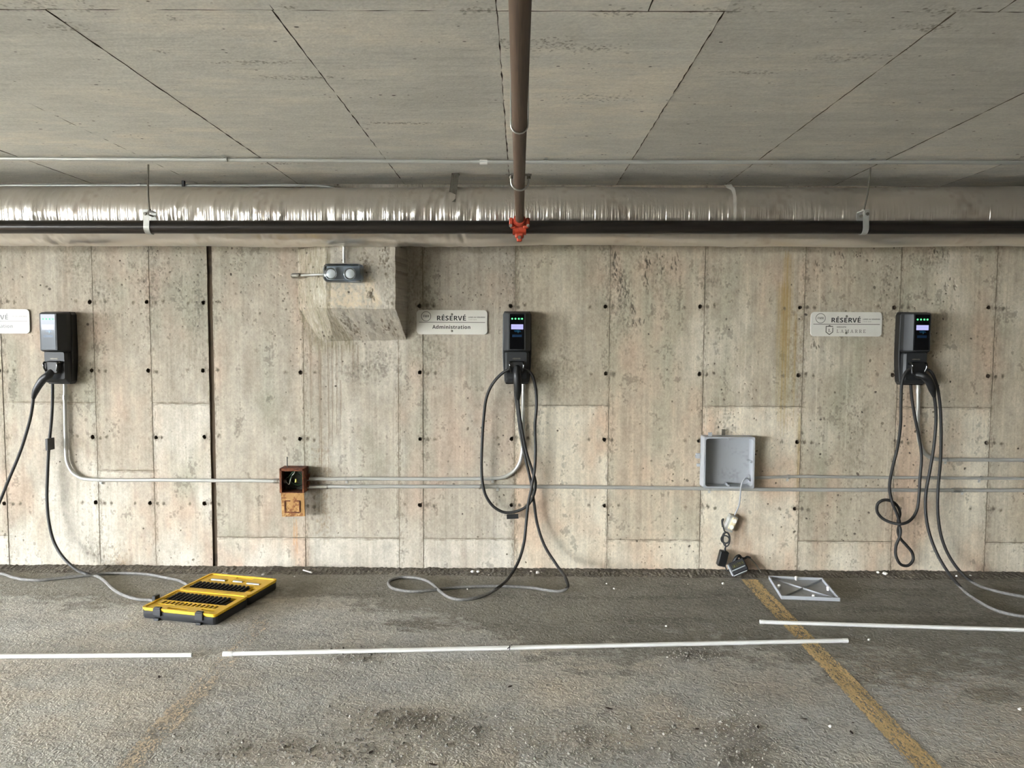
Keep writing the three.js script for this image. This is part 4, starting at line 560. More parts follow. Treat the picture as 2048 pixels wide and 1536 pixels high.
// ---------------------------------------------------------------- reserved-parking signs
function signArt(lower) {
  const w = 1024, h = 352, c = canvasOf(w, h), g = c.getContext('2d'), f = field(w, h, [[120, 90, 0.7], [6, 6, 0.4]], 400 + lower);
  g.fillStyle = '#cbc8bf'; g.fillRect(0, 0, w, h);
  g.strokeStyle = '#4c4944'; g.lineWidth = 7; g.beginPath(); g.arc(138, 92, 68, 0, 7); g.stroke();
  g.fillStyle = '#5a564f'; g.textAlign = 'center'; g.textBaseline = 'alphabetic'; g.font = 'bold 44px sans-serif'; g.fillText('FMR', 138, 106);
  g.fillStyle = '#1c1a17'; g.textAlign = 'left'; g.font = 'bold 94px sans-serif';
  const tw = g.measureText('RÉSERVÉ').width; g.save(); g.translate(286, 150); g.scale(436 / tw, 1); g.fillText('RÉSERVÉ', 0, 0); g.restore();
  g.fillStyle = '#4a463f'; g.font = 'bold 26px sans-serif'; const t1 = g.measureText('LUNDI AU VENDREDI').width; g.save(); g.translate(746, 112); g.scale(250 / t1, 1); g.fillText('LUNDI AU VENDREDI', 0, 0); g.restore();
  g.fillStyle = '#77726a'; g.font = '26px sans-serif'; g.fillText('7 H À 18 H', 746, 146);
  g.fillStyle = '#6d6960'; g.fillRect(36, 172, w - 66, 9);
  if (!lower) { g.fillStyle = '#2a2723'; g.font = 'bold 72px sans-serif'; const q = g.measureText('Administration').width; g.save(); g.translate(228, 272); g.scale(556 / q, 1); g.fillText('Administration', 0, 0); g.restore(); }
  else {
    g.strokeStyle = '#55514a'; g.lineWidth = 12; g.beginPath(); g.moveTo(216, 208); g.lineTo(322, 208); g.moveTo(222, 208); g.lineTo(222, 290); g.lineTo(270, 326); g.lineTo(318, 290); g.lineTo(318, 226); g.stroke();
    g.fillStyle = '#55514a'; g.beginPath(); g.moveTo(246, 204); g.lineTo(270, 186); g.lineTo(294, 204); g.fill(); g.font = 'bold 62px serif'; g.fillText('L', 252, 288);
    g.font = 'bold 26px sans-serif'; g.save(); g.translate(372, 226); g.scale(1.35, 1); g.fillText('GROUPE', 0, 0); g.restore();
    g.font = '66px serif'; const q = g.measureText('LAMARRE').width; let x = 372; const chars = [...'LAMARRE'], gap = (424 - q) / 6; for (const ch of chars) { g.fillText(ch, x, 300); x += g.measureText(ch).width + gap; }
  }
  paintPixels(c, (d) => { for (let i = 0, p = 0; i < w * h; i++, p += 4) { const v = 1 + f[i] * 0.02; d[p] *= v; d[p + 1] *= v; d[p + 2] *= v * 0.995; } });
  const t = colorTexture(c); t.repeat.set(1 / 0.452, 1 / 0.155); t.offset.set(0.5, 0.5); return t;
}
function sign(at, label, art) {
  const t = thing('parking_sign', label, 'sign', at);
  const g = new THREE.ExtrudeGeometry(roundRect(-0.226, 0.226, -0.0775, 0.0775, 0.024), { depth: 0.006, bevelEnabled: false, curveSegments: 10 });
  mesh('sign_panel', g, [std({ map: art, roughness: 0.4 }), M.white], t);
  for (const y of [0.05, -0.056]) { const s = mesh('screw', new THREE.SphereGeometry(0.0072, 12, 8).scale(1, 1, 0.5).translate(0, y, 0.007), M.steelDull, t); s.userData.label = 'dark round screw head'; }
}
const artA = signArt(0), artB = signArt(1);
sign([-3.3844, 1.6016, 0.004], 'white RÉSERVÉ Administration sign cut by the photo edge, beside the mirrored charging station', artA);
sign([-0.4446, 1.6101, 0.004], 'white RÉSERVÉ Administration sign beside the concrete bracket', artA);
sign([2.0722, 1.6102, 0.004], 'white RÉSERVÉ sign with a shield logo below the line', artB);

// ---------------------------------------------------------------- rusty junction box with its cover hanging
{
  const a = [-1.5309, 0.6718, 0.1], b = [-1.383, 0.5216, 0.1], cx = (a[0] + b[0]) / 2, cy = (a[1] + b[1]) / 2, w = b[0] - a[0] + 0.004, h = a[1] - b[1] + 0.004, D = 0.1;
  const t = thing('junction_box', 'rusty open junction box with its rusted cover hanging below', 'junction box', [cx, cy, 0]);
  const k = 0.0045, walls = merge([box(w, k, D, 0, h / 2, D / 2), box(w, k, D, 0, -h / 2, D / 2), box(k, h, D, -w / 2, 0, D / 2), box(k, h, D, w / 2, 0, D / 2), box(w, 0.014, k, 0, h / 2 - 0.008, D), box(0.012, h, k, -w / 2 + 0.006, 0, D), box(0.008, h, k, w / 2 - 0.004, 0, D)]);
  mesh('box_shell', walls, M.rust, t);
  M.boxInside = std({ map: mottled(128, [62, 66, 58], [[40, 42, 38, 0.1, 0.5], [84, 88, 76, 0.5, 0.3]], [[30, 30, 0.7], [6, 6, 0.5]], 84), roughness: 0.8 });
  mesh('back_panel', box(w, h, 0.004, 0, 0, 0.004), M.boxInside, t);
  const cm = std({ map: mottled(256, [160, 122, 74], [[122, 80, 44, 0.1, 0.5], [182, 146, 96, 0.3, 0.4], [78, 50, 34, 0.62, 0.3]], [[60, 60, 0.7], [16, 16, 0.5], [4, 4, 0.35]], 86), roughness: 0.9, bumpMap: rough(softGrain, 2), bumpScale: 0.0015 });
  const cv = rbox(w * 0.98, 0.155, 0.004, 0.0018).rotateZ(0.03).translate(0.004, -h / 2 - 0.078, D - 0.008); mesh('cover_plate', cv, cm, t);
  const rim = merge([box(w * 0.62, 0.007, 0.005, 0.0, -h / 2 - 0.128, D - 0.004), box(0.007, 0.075, 0.005, -w * 0.31, -h / 2 - 0.09, D - 0.004), box(0.007, 0.075, 0.005, w * 0.31, -h / 2 - 0.09, D - 0.004), box(w * 0.22, 0.007, 0.005, -w * 0.2, -h / 2 - 0.054, D - 0.004), box(w * 0.22, 0.007, 0.005, w * 0.2, -h / 2 - 0.054, D - 0.004)]);
  const em = mesh('embossed_rim', rim.rotateZ(0.0), M.rust, t.children.at(-1));
  mesh('cover_pin', cyl(0.003, 0.07, 'y', -0.04, h / 2 + 0.035, 0.06), M.plasticBlack, t);
  for (const [q, l, y, n] of [[-1, 0.012, -0.012, 8], [1, 0.014, 0.014, 20], [1, 0.014, -0.036, 20]]) mesh('knockout_bushing', cyl(0.02, l, 'x', q * (w / 2 + l / 2), y, 0.03, 0.02, n), M.rust, t);
  const wire = (pts, hex, name) => mesh(name, tube(pts, 0.0028, 30, 8), std({ color: hex, roughness: 0.4, roughnessMap: wornGrain }), t);
  wire([[-0.06, 0.0, 0.03], [-0.03, 0.02, 0.06], [0.0, 0.05, 0.07], [0.03, 0.055, 0.06], [0.05, 0.02, 0.05], [0.04, -0.03, 0.03]], 0x1f4a2c, 'green_wire');
  wire([[0.06, 0.0, 0.03], [0.03, 0.035, 0.06], [0.0, 0.03, 0.08], [-0.02, 0.0, 0.07], [0.0, -0.03, 0.05], [0.05, -0.04, 0.03]], 0x20402a, 'green_wire');
  wire([[-0.06, -0.02, 0.03], [-0.03, -0.03, 0.06], [-0.01, 0.02, 0.075], [0.012, 0.05, 0.075], [0.0, 0.06, 0.05]], 0xb8b8ae, 'white_wire');
  wire([[-0.05, 0.02, 0.02], [-0.04, -0.02, 0.05], [-0.02, -0.05, 0.05], [0.02, -0.05, 0.04], [0.06, -0.03, 0.03]], 0x151514, 'black_wire');
  mesh('wire_nut', cyl(0.008, 0.022, 'y', 0.018, -0.004, 0.07, 0.005, 12).rotateZ(0.0), std({ color: 0xb9b43c, roughness: 0.5, roughnessMap: wornGrain }), t);
}

// ---------------------------------------------------------------- open grey enclosure, its loose cover, the things hanging from it
{
  const a = [1.1617, 0.8931, 0.1], b = [1.4822, 0.5661, 0.1], cx = (a[0] + b[0]) / 2, cy = (a[1] + b[1]) / 2, w = b[0] - a[0], h = a[1] - b[1], D = 0.1, k = 0.01;
  const t = thing('electrical_enclosure', 'square grey plastic electrical enclosure mounted open on the wall', 'electrical box', [cx, cy, 0]);
  const outer = roundRect(-w / 2, w / 2, -h / 2, h / 2, 0.008); outer.holes.push(roundRect(-w / 2 + k, w / 2 - k, -h / 2 + k, h / 2 - k, 0.02));
  mesh('enclosure_shell', new THREE.ExtrudeGeometry(outer, { depth: D - 0.004, bevelThickness: 0.002, bevelSize: 0.001, bevelSegments: 1, curveSegments: 8 }).translate(0, 0, 0.002), M.greyPvc, t);
  mesh('back_panel', box(w - k, h - k, 0.006, 0, 0, 0.006), M.greyPvc, t);
  for (const [x, y] of [[0, h / 2 - 0.014], [0, -h / 2 + 0.016], [-w / 2 + 0.016, 0.0], [w / 2 - 0.016, 0.004]]) mesh('screw_post', merge([cyl(0.007, 0.07, 'z', x, y, 0.055), cyl(0.0075, 0.01, 'z', x, y, 0.088)]), M.greyPvc, t);
  for (const x of [-w / 2 + 0.04]) mesh('mounting_tab', merge([box(0.024, 0.03, 0.008, x, h / 2 + 0.012, 0.08), cyl(0.006, 0.006, 'z', x, h / 2 + 0.016, 0.087)]), M.greyPvc, t);
  mesh('mounting_tab', merge([box(0.022, 0.04, 0.006, -0.02, h / 2 + 0.02, 0.02), cyl(0.007, 0.01, 'z', -0.02, h / 2 + 0.03, 0.024)]), M.steelDull, t);
  mesh('side_latch', merge([rbox(0.03, 0.034, 0.02, 0.004, -w / 2 - 0.018, 0.03, 0.014), cyl(0.012, 0.014, 'z', -w / 2 - 0.026, 0.026, 0.02)]), M.greyPvc, t);
  mesh('side_latch', rbox(0.024, 0.02, 0.014, 0.004, -w / 2 - 0.014, -0.03, 0.012), M.greyPvc, t);
  mesh('cable_gland', merge([cyl(0.012, 0.02, 'x', w / 2 - 0.026, -h / 2 + 0.062, 0.04), cyl(0.016, 0.01, 'x', w / 2 - 0.016, -h / 2 + 0.062, 0.04, 0.016, 6)]), M.greyPvc, t);
}
{
  const p0 = [1.5786, 0.02, 0.1677], p1 = [1.9043, 0.02, 0.2094], p2 = [1.8338, 0.02, 0.5697], p3 = [1.5122, 0.02, 0.5348];
  const cx = (p0[0] + p2[0]) / 2, cz = (p0[2] + p2[2]) / 2, W = Math.hypot(p1[0] - p0[0], p1[2] - p0[2]), L = Math.hypot(p3[0] - p0[0], p3[2] - p0[2]), ang = Math.atan2(p1[2] - p0[2], p1[0] - p0[0]);
  const t = thing('enclosure_cover', 'loose grey enclosure cover lying upside down on the floor, diagonal ribs showing', 'cover', [cx, 0.004, cz]); t.rotation.y = -ang; t.rotation.z = 0.012;
  mesh('cover_plate', rbox(W, 0.005, L, 0.002, 0, 0.003, 0), M.greyPvc, t);
  for (const [w, l, x, z] of [[W, 0.009, 0, L / 2 - 0.005], [W, 0.009, 0, -L / 2 + 0.005], [0.009, L, W / 2 - 0.005, 0], [0.009, L, -W / 2 + 0.005, 0]]) mesh('rim', rbox(w, 0.022, l, 0.002, x, 0.0115, z), M.greyPvc, t);
  const dl = Math.hypot(W, L) - 0.03, da = Math.atan2(L, W);
  for (const s of [-1, 1]) mesh('cross_rib', rbox(dl, 0.011, 0.007, 0.0015).rotateY(s * da).translate(0, 0.01, 0), M.greyPvc, t);
  for (const [x, z] of [[0, -L / 2 + 0.016], [0.02, L / 2 - 0.018], [W / 2 - 0.022, 0.01], [-W / 2 + 0.026, 0]]) mesh('screw', merge([cyl(0.007, 0.026, 'y', x, 0.016, z), cyl(0.009, 0.006, 'y', x, 0.022, z)]), M.white, t);
}
{
  const p = [1.3582, 0.3258, 0.03], t = thing('outlet_box', 'small metal outlet box with pale receptacle, dangling tilted on a grey cord', 'outlet', p), rz = -0.42;
  const rot = (g) => g.rotateZ(rz);
  mesh('metal_box', rot(loft([[-0.029, 0.029, -0.052, 0.052, -0.024, 0.006], [-0.029, 0.029, -0.052, 0.052, 0.02, 0.006], [-0.027, 0.027, -0.05, 0.05, 0.023, 0.005]])), M.galvanized, t);
  M.ivory = std({ map: mottled(64, [214, 202, 170], [[180, 164, 128, 0.3, 0.4]], [[12, 12, 0.7], [3, 3, 0.5]], 88), roughness: 0.5 });
  const rc = mesh('receptacle', rot(rbox(0.034, 0.082, 0.012, 0.004, 0.006, 0.004, 0.026)), M.ivory, t);
  for (const y of [-0.018, 0.024]) mesh('socket_face', rot(merge([cyl(0.014, 0.004, 'z', 0.006, y, 0.033)])), M.white, rc);
  part('supply_cord', tube([[1.4623, 0.6326, 0.045], [1.468, 0.6064, 0.06], [1.4408, 0.6303, 0.085], [1.4077, 0.616, 0.112], [1.3949, 0.5752, 0.116], [1.3962, 0.5174, 0.1], [1.3985, 0.4528, 0.07], [1.3892, 0.4092, 0.05], [1.3814, 0.3762, 0.035]], 0.0045, 60, 10), M.greyPvc, t);
}
{
  const p = [1.3095, 0.0982, 0.05], t = thing('power_adapter', 'black plug-in power adapter hanging on its coiled cord below the outlet box', 'adapter', p), R = rng(99);
  mesh('adapter_body', loft([[-0.03, 0.024, -0.05, 0.05, -0.02, 0.006], [-0.03, 0.024, -0.05, 0.05, 0.016, 0.006], [-0.026, 0.02, -0.046, 0.046, 0.022, 0.005]]).rotateZ(-0.22), M.plasticBlack, t);
  const c = [1.326, 0.226, 0.05], coil = [[1.3183, 0.1376, 0.05], [1.324, 0.1704, 0.05]]; 
  for (let k = 0; k <= 44; k++) { const a = -Math.PI / 2 + k / 44 * Math.PI * 2 * 3.5; coil.push([c[0] + 0.004 * Math.sin(k * 0.14) + Math.cos(a) * (0.017 + 0.009 * k / 44), c[1] + 0.006 * Math.cos(k * 0.3) + Math.sin(a) * (0.036 + 0.009 * Math.sin(k * 0.15)), 0.046 + Math.sin(k * 0.5) * 0.01]); }
  for (const q of [[1.3138, 0.2795, 0.055], [1.3048, 0.3108, 0.05], [1.3024, 0.3324, 0.045], [1.3125, 0.3516, 0.03], [1.3043, 0.3438, 0.025], [1.3072, 0.2992, 0.03]]) coil.push(q);
  part('cord', cableColours(tube(coil, 0.0047, 260, 8), 0, 3), M.rubber, t);
  mesh('strain_relief', cyl(0.008, 0.03, 'y', 0.012, 0.058, 0, 0.005, 12), M.plasticBlack, t);
}
{
  const p = [1.3956, 0.02, 0.0707], t = thing('electronic_device', 'small black electronic device with grey edges slumped at the foot of the wall', 'electronic device', [p[0], 0.0, 0.09]);
  const rz = 0.42, up = 0.055, g1 = (g) => g.rotateX(-0.5).rotateZ(rz).translate(0, up, 0);
  mesh('device_case', g1(loft([[-0.052, 0.052, -0.04, 0.04, -0.022, 0.008], [-0.052, 0.052, -0.04, 0.04, 0.02, 0.008], [-0.046, 0.046, -0.034, 0.034, 0.026, 0.008]])), M.shellBlack, t);
  mesh('grey_edge', g1(merge([rbox(0.006, 0.076, 0.05, 0.002, -0.054, -0.002, 0), rbox(0.09, 0.006, 0.012, 0.002, -0.004, -0.012, 0.026), rbox(0.09, 0.006, 0.05, 0.002, -0.006, -0.043, 0.0)])), M.greyPvc, t);
  const lm = std({ map: mottled(64, [40, 38, 24], [[150, 146, 60, 0.45, 0.2]], [[5, 4, 0.8], [3, 3, 0.5]], 89), roughness: 0.5 });
  mesh('front_label', g1(rbox(0.074, 0.022, 0.002, 0.0008, 0.002, 0.012, 0.0265)), lm, t);
  mesh('mounting_clip', sweep([[-0.02, 0.085, -0.02], [-0.006, 0.112, -0.02], [0.012, 0.122, -0.024], [0.03, 0.106, -0.026], [0.05, 0.104, -0.028], [0.068, 0.112, -0.032], [0.086, 0.106, -0.036]], [0.012, 0.011, 0.01, 0.009, 0.007, 0.008, 0.006], 40, 12), M.plasticBlack, t);
  mesh('antenna', tube([[0.082, 0.106, -0.036], [0.11, 0.08, -0.045], [0.135, 0.05, -0.045], [0.158, 0.012, -0.03]], 0.004, 20, 8), M.steelDull, t);
  part('lead', tube([[1.3172, 0.0652, 0.06], [1.3319, 0.0257, 0.08], [1.3538, 0.052, 0.08], [1.3779, 0.0853, 0.06], [1.4062, 0.0956, 0.05]], 0.0042, 40, 8), M.plasticBlack, t);
}

// ---------------------------------------------------------------- white PVC pipes lying on the floor
function pvc(label, a, b, ends, r = 0.0105) {
  const A = new THREE.Vector3(a[0], r + 0.002, a[2]), B = new THREE.Vector3(b[0], r + 0.002, b[2]), L = A.distanceTo(B), mid = A.clone().add(B).multiplyScalar(0.5);
  const t = thing('pvc_pipe', label, 'pipe', [mid.x, r + 0.002, mid.z]); t.rotation.y = -Math.atan2(B.z - A.z, B.x - A.x);
  const prof = [[r, -L / 2], [r, L / 2], [r - 0.002, L / 2], [r - 0.002, -L / 2], [r, -L / 2]].map((q) => new THREE.Vector2(...q));
  mesh('pipe_run', new THREE.LatheGeometry(prof, 24).rotateZ(-Math.PI / 2), M.whitePvc, t);
  for (const [at, len, rr] of ends) { const s = at === 'start' ? len / 2 - L / 2 - 0.001 : at; mesh('pipe_end', new THREE.LatheGeometry([[rr - 0.003, -len / 2], [rr, -len / 2], [rr, len / 2], [rr - 0.003, len / 2]].map((q) => new THREE.Vector2(...q)), 24).rotateZ(-Math.PI / 2).translate(s, 0, 0), M.whitePvc, t); }
  return [t, L];
}
pvc('white PVC pipe cut by the photo edge, lying below the mirrored charging station', [-3.3872, 0, 1.4449], [-1.5451, 0.012, 1.3778], []);
{
  const a = [-1.4017, 0.012, 1.364], b = [1.6387, 0.012, 1.1474], L = Math.hypot(b[0] - a[0], b[2] - a[2]);
  const [t] = pvc('longest white PVC pipe, with a coupling end, lying across the middle of the floor', a, b, [[-L / 2 + 0.02, 0.045, 0.0125], [L / 2 - 0.012, 0.024, 0.0118]]);
  const s = [-0.049, 0.012, 1.2639], m = mesh('pipe_joint', merge([cyl(0.0108, 0.004, 'x'), box(0.003, 0.004, 0.05, 0.004, 0.008, 0.006).rotateY(-0.5)]), M.plasticBlack, t); m.position.x = s[0] - (a[0] + b[0]) / 2; m.userData.label = 'dark mark across the pipe';
}
pvc('white PVC pipe crossing the yellow bay line and leaving at the photo edge', [1.2773, 0.012, 0.9104], [3.118, 0, 1.0233], [['start', 0.02, 0.0118]]);

// ---------------------------------------------------------------- yellow drill-bit case, open on the floor
{
  const f0 = [-2.0324, 0.055, 0.8964], f1 = [-1.5706, 0.055, 1.0025], b1 = [-1.458, 0.055, 0.3823], b0 = [-1.9084, 0.055, 0.3257];
  const W = 0.452, Lh = 0.298, H = 0.053, lift = 0.003, cx = (f0[0] + f1[0] + b0[0] + b1[0]) / 4, cz = (f0[2] + f1[2] + b0[2] + b1[2]) / 4, ang = -Math.atan2(f1[2] - f0[2], f1[0] - f0[0]);
  const t = thing('bit_case', 'open yellow and black drill-bit case lying flat on the floor', 'tool case', [cx, lift, cz]); t.rotation.y = ang;
  const tray = (z0, holes) => { const s = roundRect(-W / 2 + 0.006, W / 2 - 0.006, -Lh / 2 + 0.006, Lh / 2 - 0.006, 0.014); for (const [x0, x1, y0, y1] of holes) s.holes.push(roundRect(x0, x1, y0, y1, Math.min(0.003, (x1 - x0) * 0.3))); return new THREE.ExtrudeGeometry(s, { depth: 0.014, bevelThickness: 0.0015, bevelSize: 0.001, bevelSegments: 1, curveSegments: 6 }).rotateX(-Math.PI / 2).translate(0, H - 0.014, z0); };
  const dark = std({ color: 0x2a2214, roughness: 0.7, bumpMap: softGrain, bumpScale: 0.0004 });
  const bx = (i) => -0.17 + i * 0.0268;
  const lower = [[-0.205, 0.19, -0.008, 0.102]], upper = [[-0.205, 0.165, -0.1, 0.004], [-0.17, -0.05, 0.04, 0.075], [-0.02, 0.06, 0.045, 0.075], [0.08, 0.18, 0.03, 0.06], [0.165, 0.195, -0.08, -0.02], [-0.03, 0.08, 0.108, 0.128]];
  for (let i = 0; i < 13; i++) lower.push([bx(i) - 0.0055, bx(i) + 0.0125, -0.064, -0.02]); lower.push([-0.09, 0.03, -0.124, -0.103], [0.1, 0.18, -0.1, -0.082], [-0.2, -0.08, -0.08, -0.068]);
  for (const [k, z0, holes, nm] of [[0, Lh / 2 + 0.002, lower, 'base'], [1, -Lh / 2 - 0.002, upper, 'lid']]) {
    mesh(nm + '_shell', loft([[-W / 2 + 0.004, W / 2 - 0.004, -Lh / 2 + 0.004, Lh / 2 - 0.004, 0, 0.02], [-W / 2, W / 2, -Lh / 2, Lh / 2, 0.01, 0.022], [-W / 2, W / 2, -Lh / 2, Lh / 2, H - 0.012, 0.022]]).rotateX(-Math.PI / 2).translate(0, 0, z0), M.shellBlack, t);
    const tr = mesh(nm + '_tray', tray(z0, holes), M.yellow, t);
    mesh('tray_floor', box(W - 0.02, 0.002, Lh - 0.02, 0, H - 0.016 + 0.0035, z0), dark, tr);
    mesh('tray_rim', (() => { const s = roundRect(-W / 2 - 0.001, W / 2 + 0.001, -Lh / 2 - 0.001, Lh / 2 + 0.001, 0.022); s.holes.push(roundRect(-W / 2 + 0.012, W / 2 - 0.012, -Lh / 2 + 0.012, Lh / 2 - 0.012, 0.012)); return new THREE.ExtrudeGeometry(s, { depth: 0.009, bevelThickness: 0.001, bevelSize: 0.001, bevelSegments: 1 }).rotateX(-Math.PI / 2).translate(0, H - 0.003, z0); })(), M.yellow, tr);
  }
  for (const x of [-0.125, 0.13]) mesh('latch', merge([rbox(0.048, 0.04, 0.012, 0.004, x, H - 0.012, Lh + 0.006), rbox(0.04, 0.012, 0.02, 0.004, x, H + 0.008, Lh - 0.002), rbox(0.03, 0.014, 0.02, 0.003, x, 0.004, Lh + 0.006)]), M.shellBlack, t);
  mesh('side_latch', merge([rbox(0.022, 0.042, 0.04, 0.004, -W / 2 - 0.012, H + 0.006, 0.172)]), M.plasticBlack, t);
  for (const x of [-0.15, 0.15]) mesh('hinge', cyl(0.006, 0.06, 'x', x, H - 0.006, 0), M.shellBlack, t);
  // the bits themselves rest in the trays
  const bitGeo = (() => { const g = new THREE.CylinderGeometry(0.0085, 0.0098, 0.094, 10, 14), p = g.attributes.position; for (let i = 0; i < p.count; i++) { const y = p.getY(i), a = Math.atan2(p.getZ(i), p.getX(i)), q = Math.hypot(p.getX(i), p.getZ(i)), s = y < 0.012 ? 1 - 0.28 * Math.pow(Math.abs(Math.sin(a - y * 140)), 2) : 0.8; if (q > 1e-6) p.setXYZ(i, Math.cos(a) * q * s, y, Math.sin(a) * q * s); } g.computeVertexNormals(); return g.rotateX(Math.PI / 2); })();
  const shortGeo = cyl(0.0062, 0.026, 'z', 0, 0, 0, 0.0042, 6);
  const ca = Math.cos(ang), sa = Math.sin(ang), world = (x, y, z) => [cx + x * ca + z * sa, lift + y, cz - x * sa + z * ca];
  let first;
  const add = (geo, name, label, group, x, y, z, s = 1) => { const m = single(name, label, 'drill bit', geo, M.toolBlack, world(x, y, z), group); m.rotation.y = ang; m.scale.setScalar(s); return m; };
  const nth = ['leftmost', 'second from left', 'third from left', 'fourth from left', 'fifth from left', 'sixth from left', 'seventh from left', 'eighth from left', 'ninth from left', 'tenth from left', 'eleventh from left', 'twelfth from left', 'rightmost'];
  for (let i = 0; i < 13; i++) add(bitGeo, 'drill_bit', 'long black drill bit in the near half of the case, ' + nth[i], 'long drill bits in the near half of the case', bx(i) - 0.006, H + 0.001, Lh / 2 - 0.046, 1.12 - i * 0.016);
  for (let i = 0; i < 13; i++) add(bitGeo, 'drill_bit', 'long black drill bit in the far half of the case, ' + nth[i], 'long drill bits in the far half of the case', bx(i) - 0.018, H + 0.001, -Lh / 2 + 0.048, 0.98 - i * 0.012);
  for (let i = 0; i < 13; i++) add(shortGeo, 'driver_bit', 'short driver bit in its square slot near the latches, ' + nth[i], 'short driver bits in square slots', bx(i) + 0.0038, H - 0.005, Lh / 2 + 0.038, 1.05 - i * 0.02);
  for (const [i, x, z, l] of [[0, -0.11, -0.058, 0.09], [1, 0.02, -0.06, 0.06], [2, 0.13, -0.046, 0.08]]) { const m = single('bit_holder', ['pale metal driver sleeve in the far tray, at its left end', 'pale metal driver sleeve in the middle of the far tray', 'pale metal driver sleeve near the outer corner of the far tray'][i], 'drill bit', cyl(0.009, l, 'x', 0, 0, 0, 0.006, 12), M.steel, world(x, H + 0.0, -Lh / 2 + z)); m.rotation.y = ang; }
}

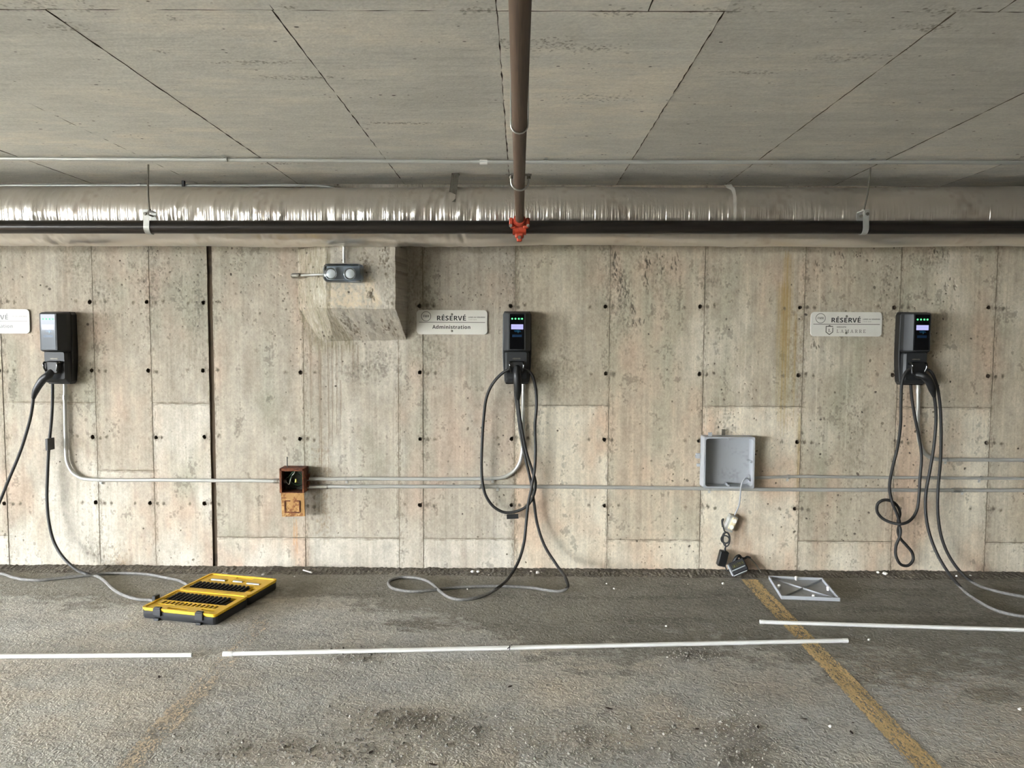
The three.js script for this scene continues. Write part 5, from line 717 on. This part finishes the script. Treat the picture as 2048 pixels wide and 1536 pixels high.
// ---------------------------------------------------------------- litter on the floor
{
  const R = rng(123), lumpy = (r, seed) => { const g = new THREE.IcosahedronGeometry(r, 1), p = g.attributes.position, seen = new Map(), Q = rng(seed); for (let i = 0; i < p.count; i++) { const k = [p.getX(i), p.getY(i), p.getZ(i)].map((v) => v.toFixed(5)).join(); if (!seen.has(k)) seen.set(k, 0.68 + Q() * 0.6); const s = seen.get(k); p.setXYZ(i, p.getX(i) * s, p.getY(i) * s * 0.75, p.getZ(i) * s); } g.computeVertexNormals(); return g; };
  const crumbs = [[-1.6301, 0.006, 0.157], [-1.4212, 0.004, 0.186], [-0.3063, 0.008, 0.0719], [-0.2709, 0.008, 0.0711], [0.071, 0.006, 0.0569], [0.1123, 0.009, 0.0861], [0.1384, 0.005, 0.0729], [0.2195, 0.004, 0.0576], [0.5336, 0.004, 0.2776], [0.5685, 0.004, 0.3691], [0.7691, 0.005, 0.958], [1.7596, 0.006, 1.118], [2.3184, 0.008, 0.0325], [2.3509, 0.01, 0.0586], [1.2532, 0.006, 0.2677], [2.7937, 0.006, 0.087], [2.8903, 0.006, 0.0747], [-0.3152, 0.004, 0.3974], [2.0523, 0.006, 1.8212], [1.2155, 0.005, 1.9677]];
  const where = ['behind the yellow case', 'between yellow case and wall', 'at the wall foot near the cable loop, first of a pair', 'at the wall foot near the cable loop, second of a pair', 'under the crossing cables at the wall foot', 'under the crossing cables, largest there', 'under the crossing cables, smallest there', 'at the wall foot behind the cable bend', 'beyond the cable bend, nearer the wall', 'beyond the cable bend, farther from the wall', 'alone between the cable bend and the yellow line', 'beyond the end of the long pipe', 'below the twisted cable, first of a pair', 'below the twisted cable, second of a pair', 'in front of the black device', 'between the two cables reaching the floor', 'behind the two cables reaching the floor', 'inside the cable loop on the floor', 'at the right photo edge', 'near the lower end of the yellow line'];
  crumbs.forEach((q, k) => { const m = single('white_crumb', 'tiny white crumb ' + where[k], 'debris', lumpy([0.009, 0.005, 0.01, 0.01, 0.007, 0.012, 0.006, 0.005, 0.005, 0.006, 0.006, 0.007, 0.012, 0.016, 0.008, 0.007, 0.007, 0.005, 0.008, 0.006][k], 500 + k), M.white, [q[0], q[1], Math.max(q[2], 0.02)]); m.rotation.y = k; });
  const st = [-1.3647, 0.008, 0.0961], sm = single('plastic_stick', 'short pale plastic stick lying by the wall foot', 'debris', cyl(0.0045, 0.085, 'x', 0, 0, 0), M.white, [st[0], 0.009, st[2]]); sm.rotation.y = -0.62;
  const leafM = std({ map: mottled(64, [52, 40, 30], [[34, 27, 22, 0.2, 0.5]], [[12, 12, 0.7], [3, 3, 0.5]], 97), roughness: 0.9 });
  const leafG = (l, w, seed) => { const Q = rng(seed), g = new THREE.SphereGeometry(1, 10, 8), p = g.attributes.position; for (let i = 0; i < p.count; i++) { const x = p.getX(i), z = p.getZ(i); p.setXYZ(i, x * l, p.getY(i) * 0.0022 + Math.abs(z) * w * 0.25 + x * x * l * 0.12, z * w * (1 - 0.5 * x * x) * (0.8 + Q() * 0.3)); } g.computeVertexNormals(); return g; };
  const leaves = [[1.1386, 0.004, 1.9131], [0.9313, 0.004, 1.978], [0.3667, 0.004, 1.8413], [-0.0407, 0.004, 1.6548], [-1.5982, 0.004, 1.5912], [0.6894, 0.004, 1.9968], [1.2795, 0.004, 2.0132], [-0.3043, 0.004, 2.2542], [-0.5395, 0.004, 2.1776]];
  const lw = ['left of the lower yellow line, lying straight', 'on the loose grit at the lower right', 'standing near the bottom middle', 'below the mark on the long pipe', 'below the gap between the two white pipes', 'on the pale patch before the grit', 'close beside the lower yellow line', 'at the bottom edge in the middle', 'beside the coarse grit at the bottom'];
  leaves.forEach((q, k) => { const m = single('leaf_scrap', 'small dark scrap of leaf ' + lw[k], 'debris', leafG(0.011 + (k * 7 % 5) * 0.002, 0.006, 600 + k), leafM, [q[0], 0.003, q[2]]); m.rotation.y = k * 1.3; });
  // loose grit, uncountable
  const N = 4200, g = lumpy(1, 701), grit = new THREE.InstancedMesh(g, std({ color: 0xffffff, roughness: 0.95, bumpMap: softGrain, bumpScale: 0.001 }), N), o = new THREE.Object3D(), heaps = [[-0.4731, 2.0521, 0.16, 0.1, 1], [-0.5513, 1.941, 0.12, 0.06, 1], [-0.4128, 1.9388, 0.05, 0.04, 1], [0.8651, 2.0307, 0.06, 0.1, 1], [0.7963, 2.202, 0.05, 0.05, 1], [0.2086, 2.1116, 0.14, 0.06, 1], [0.4378, 2.0732, 0.2, 0.1, 1], [-0.6206, 2.1586, 0.2, 0.06, 1], [-0.2092, 2.0113, 0.1, 0.05, 1], [-0.8768, 2.1626, 0.2, 0.06, 1], [0.8412, 1.306, 0.06, 0.04, 1], [-0.7607, 1.3356, 0.08, 0.05, 1]];
  for (let k = 0; k < N; k++) {
    let x, z, s; if (k < 2600) { const q = heaps[k % heaps.length]; x = q[0] + (R() + R() + R() - 1.5) * q[2] * 1.9; z = q[1] + (R() + R() + R() - 1.5) * q[3] * 1.9; s = 0.0018 + R() * R() * R() * 0.0085; } else { x = -3.5 + R() * 7; z = 0.14 + Math.pow(R(), 0.8) * 2.4; s = 0.0010 + R() * R() * R() * 0.004; }
    o.position.set(x, s * 0.35, z); o.scale.set(s, s, s); o.rotation.set(R() * 6, R() * 6, R() * 6); o.updateMatrix(); grit.setMatrixAt(k, o.matrix);
    const v = 0.17 + R() * R() * 0.22, c = new THREE.Color(v, v * 0.93, v * 0.8); grit.setColorAt(k, c);
  }
  grit.name = 'loose_grit'; grit.userData = { label: 'scattered loose grit and small stones on the asphalt floor', category: 'gravel', kind: 'stuff' }; grit.castShadow = grit.receiveShadow = true; scene.add(grit);
}

renderer.render(scene, camera);
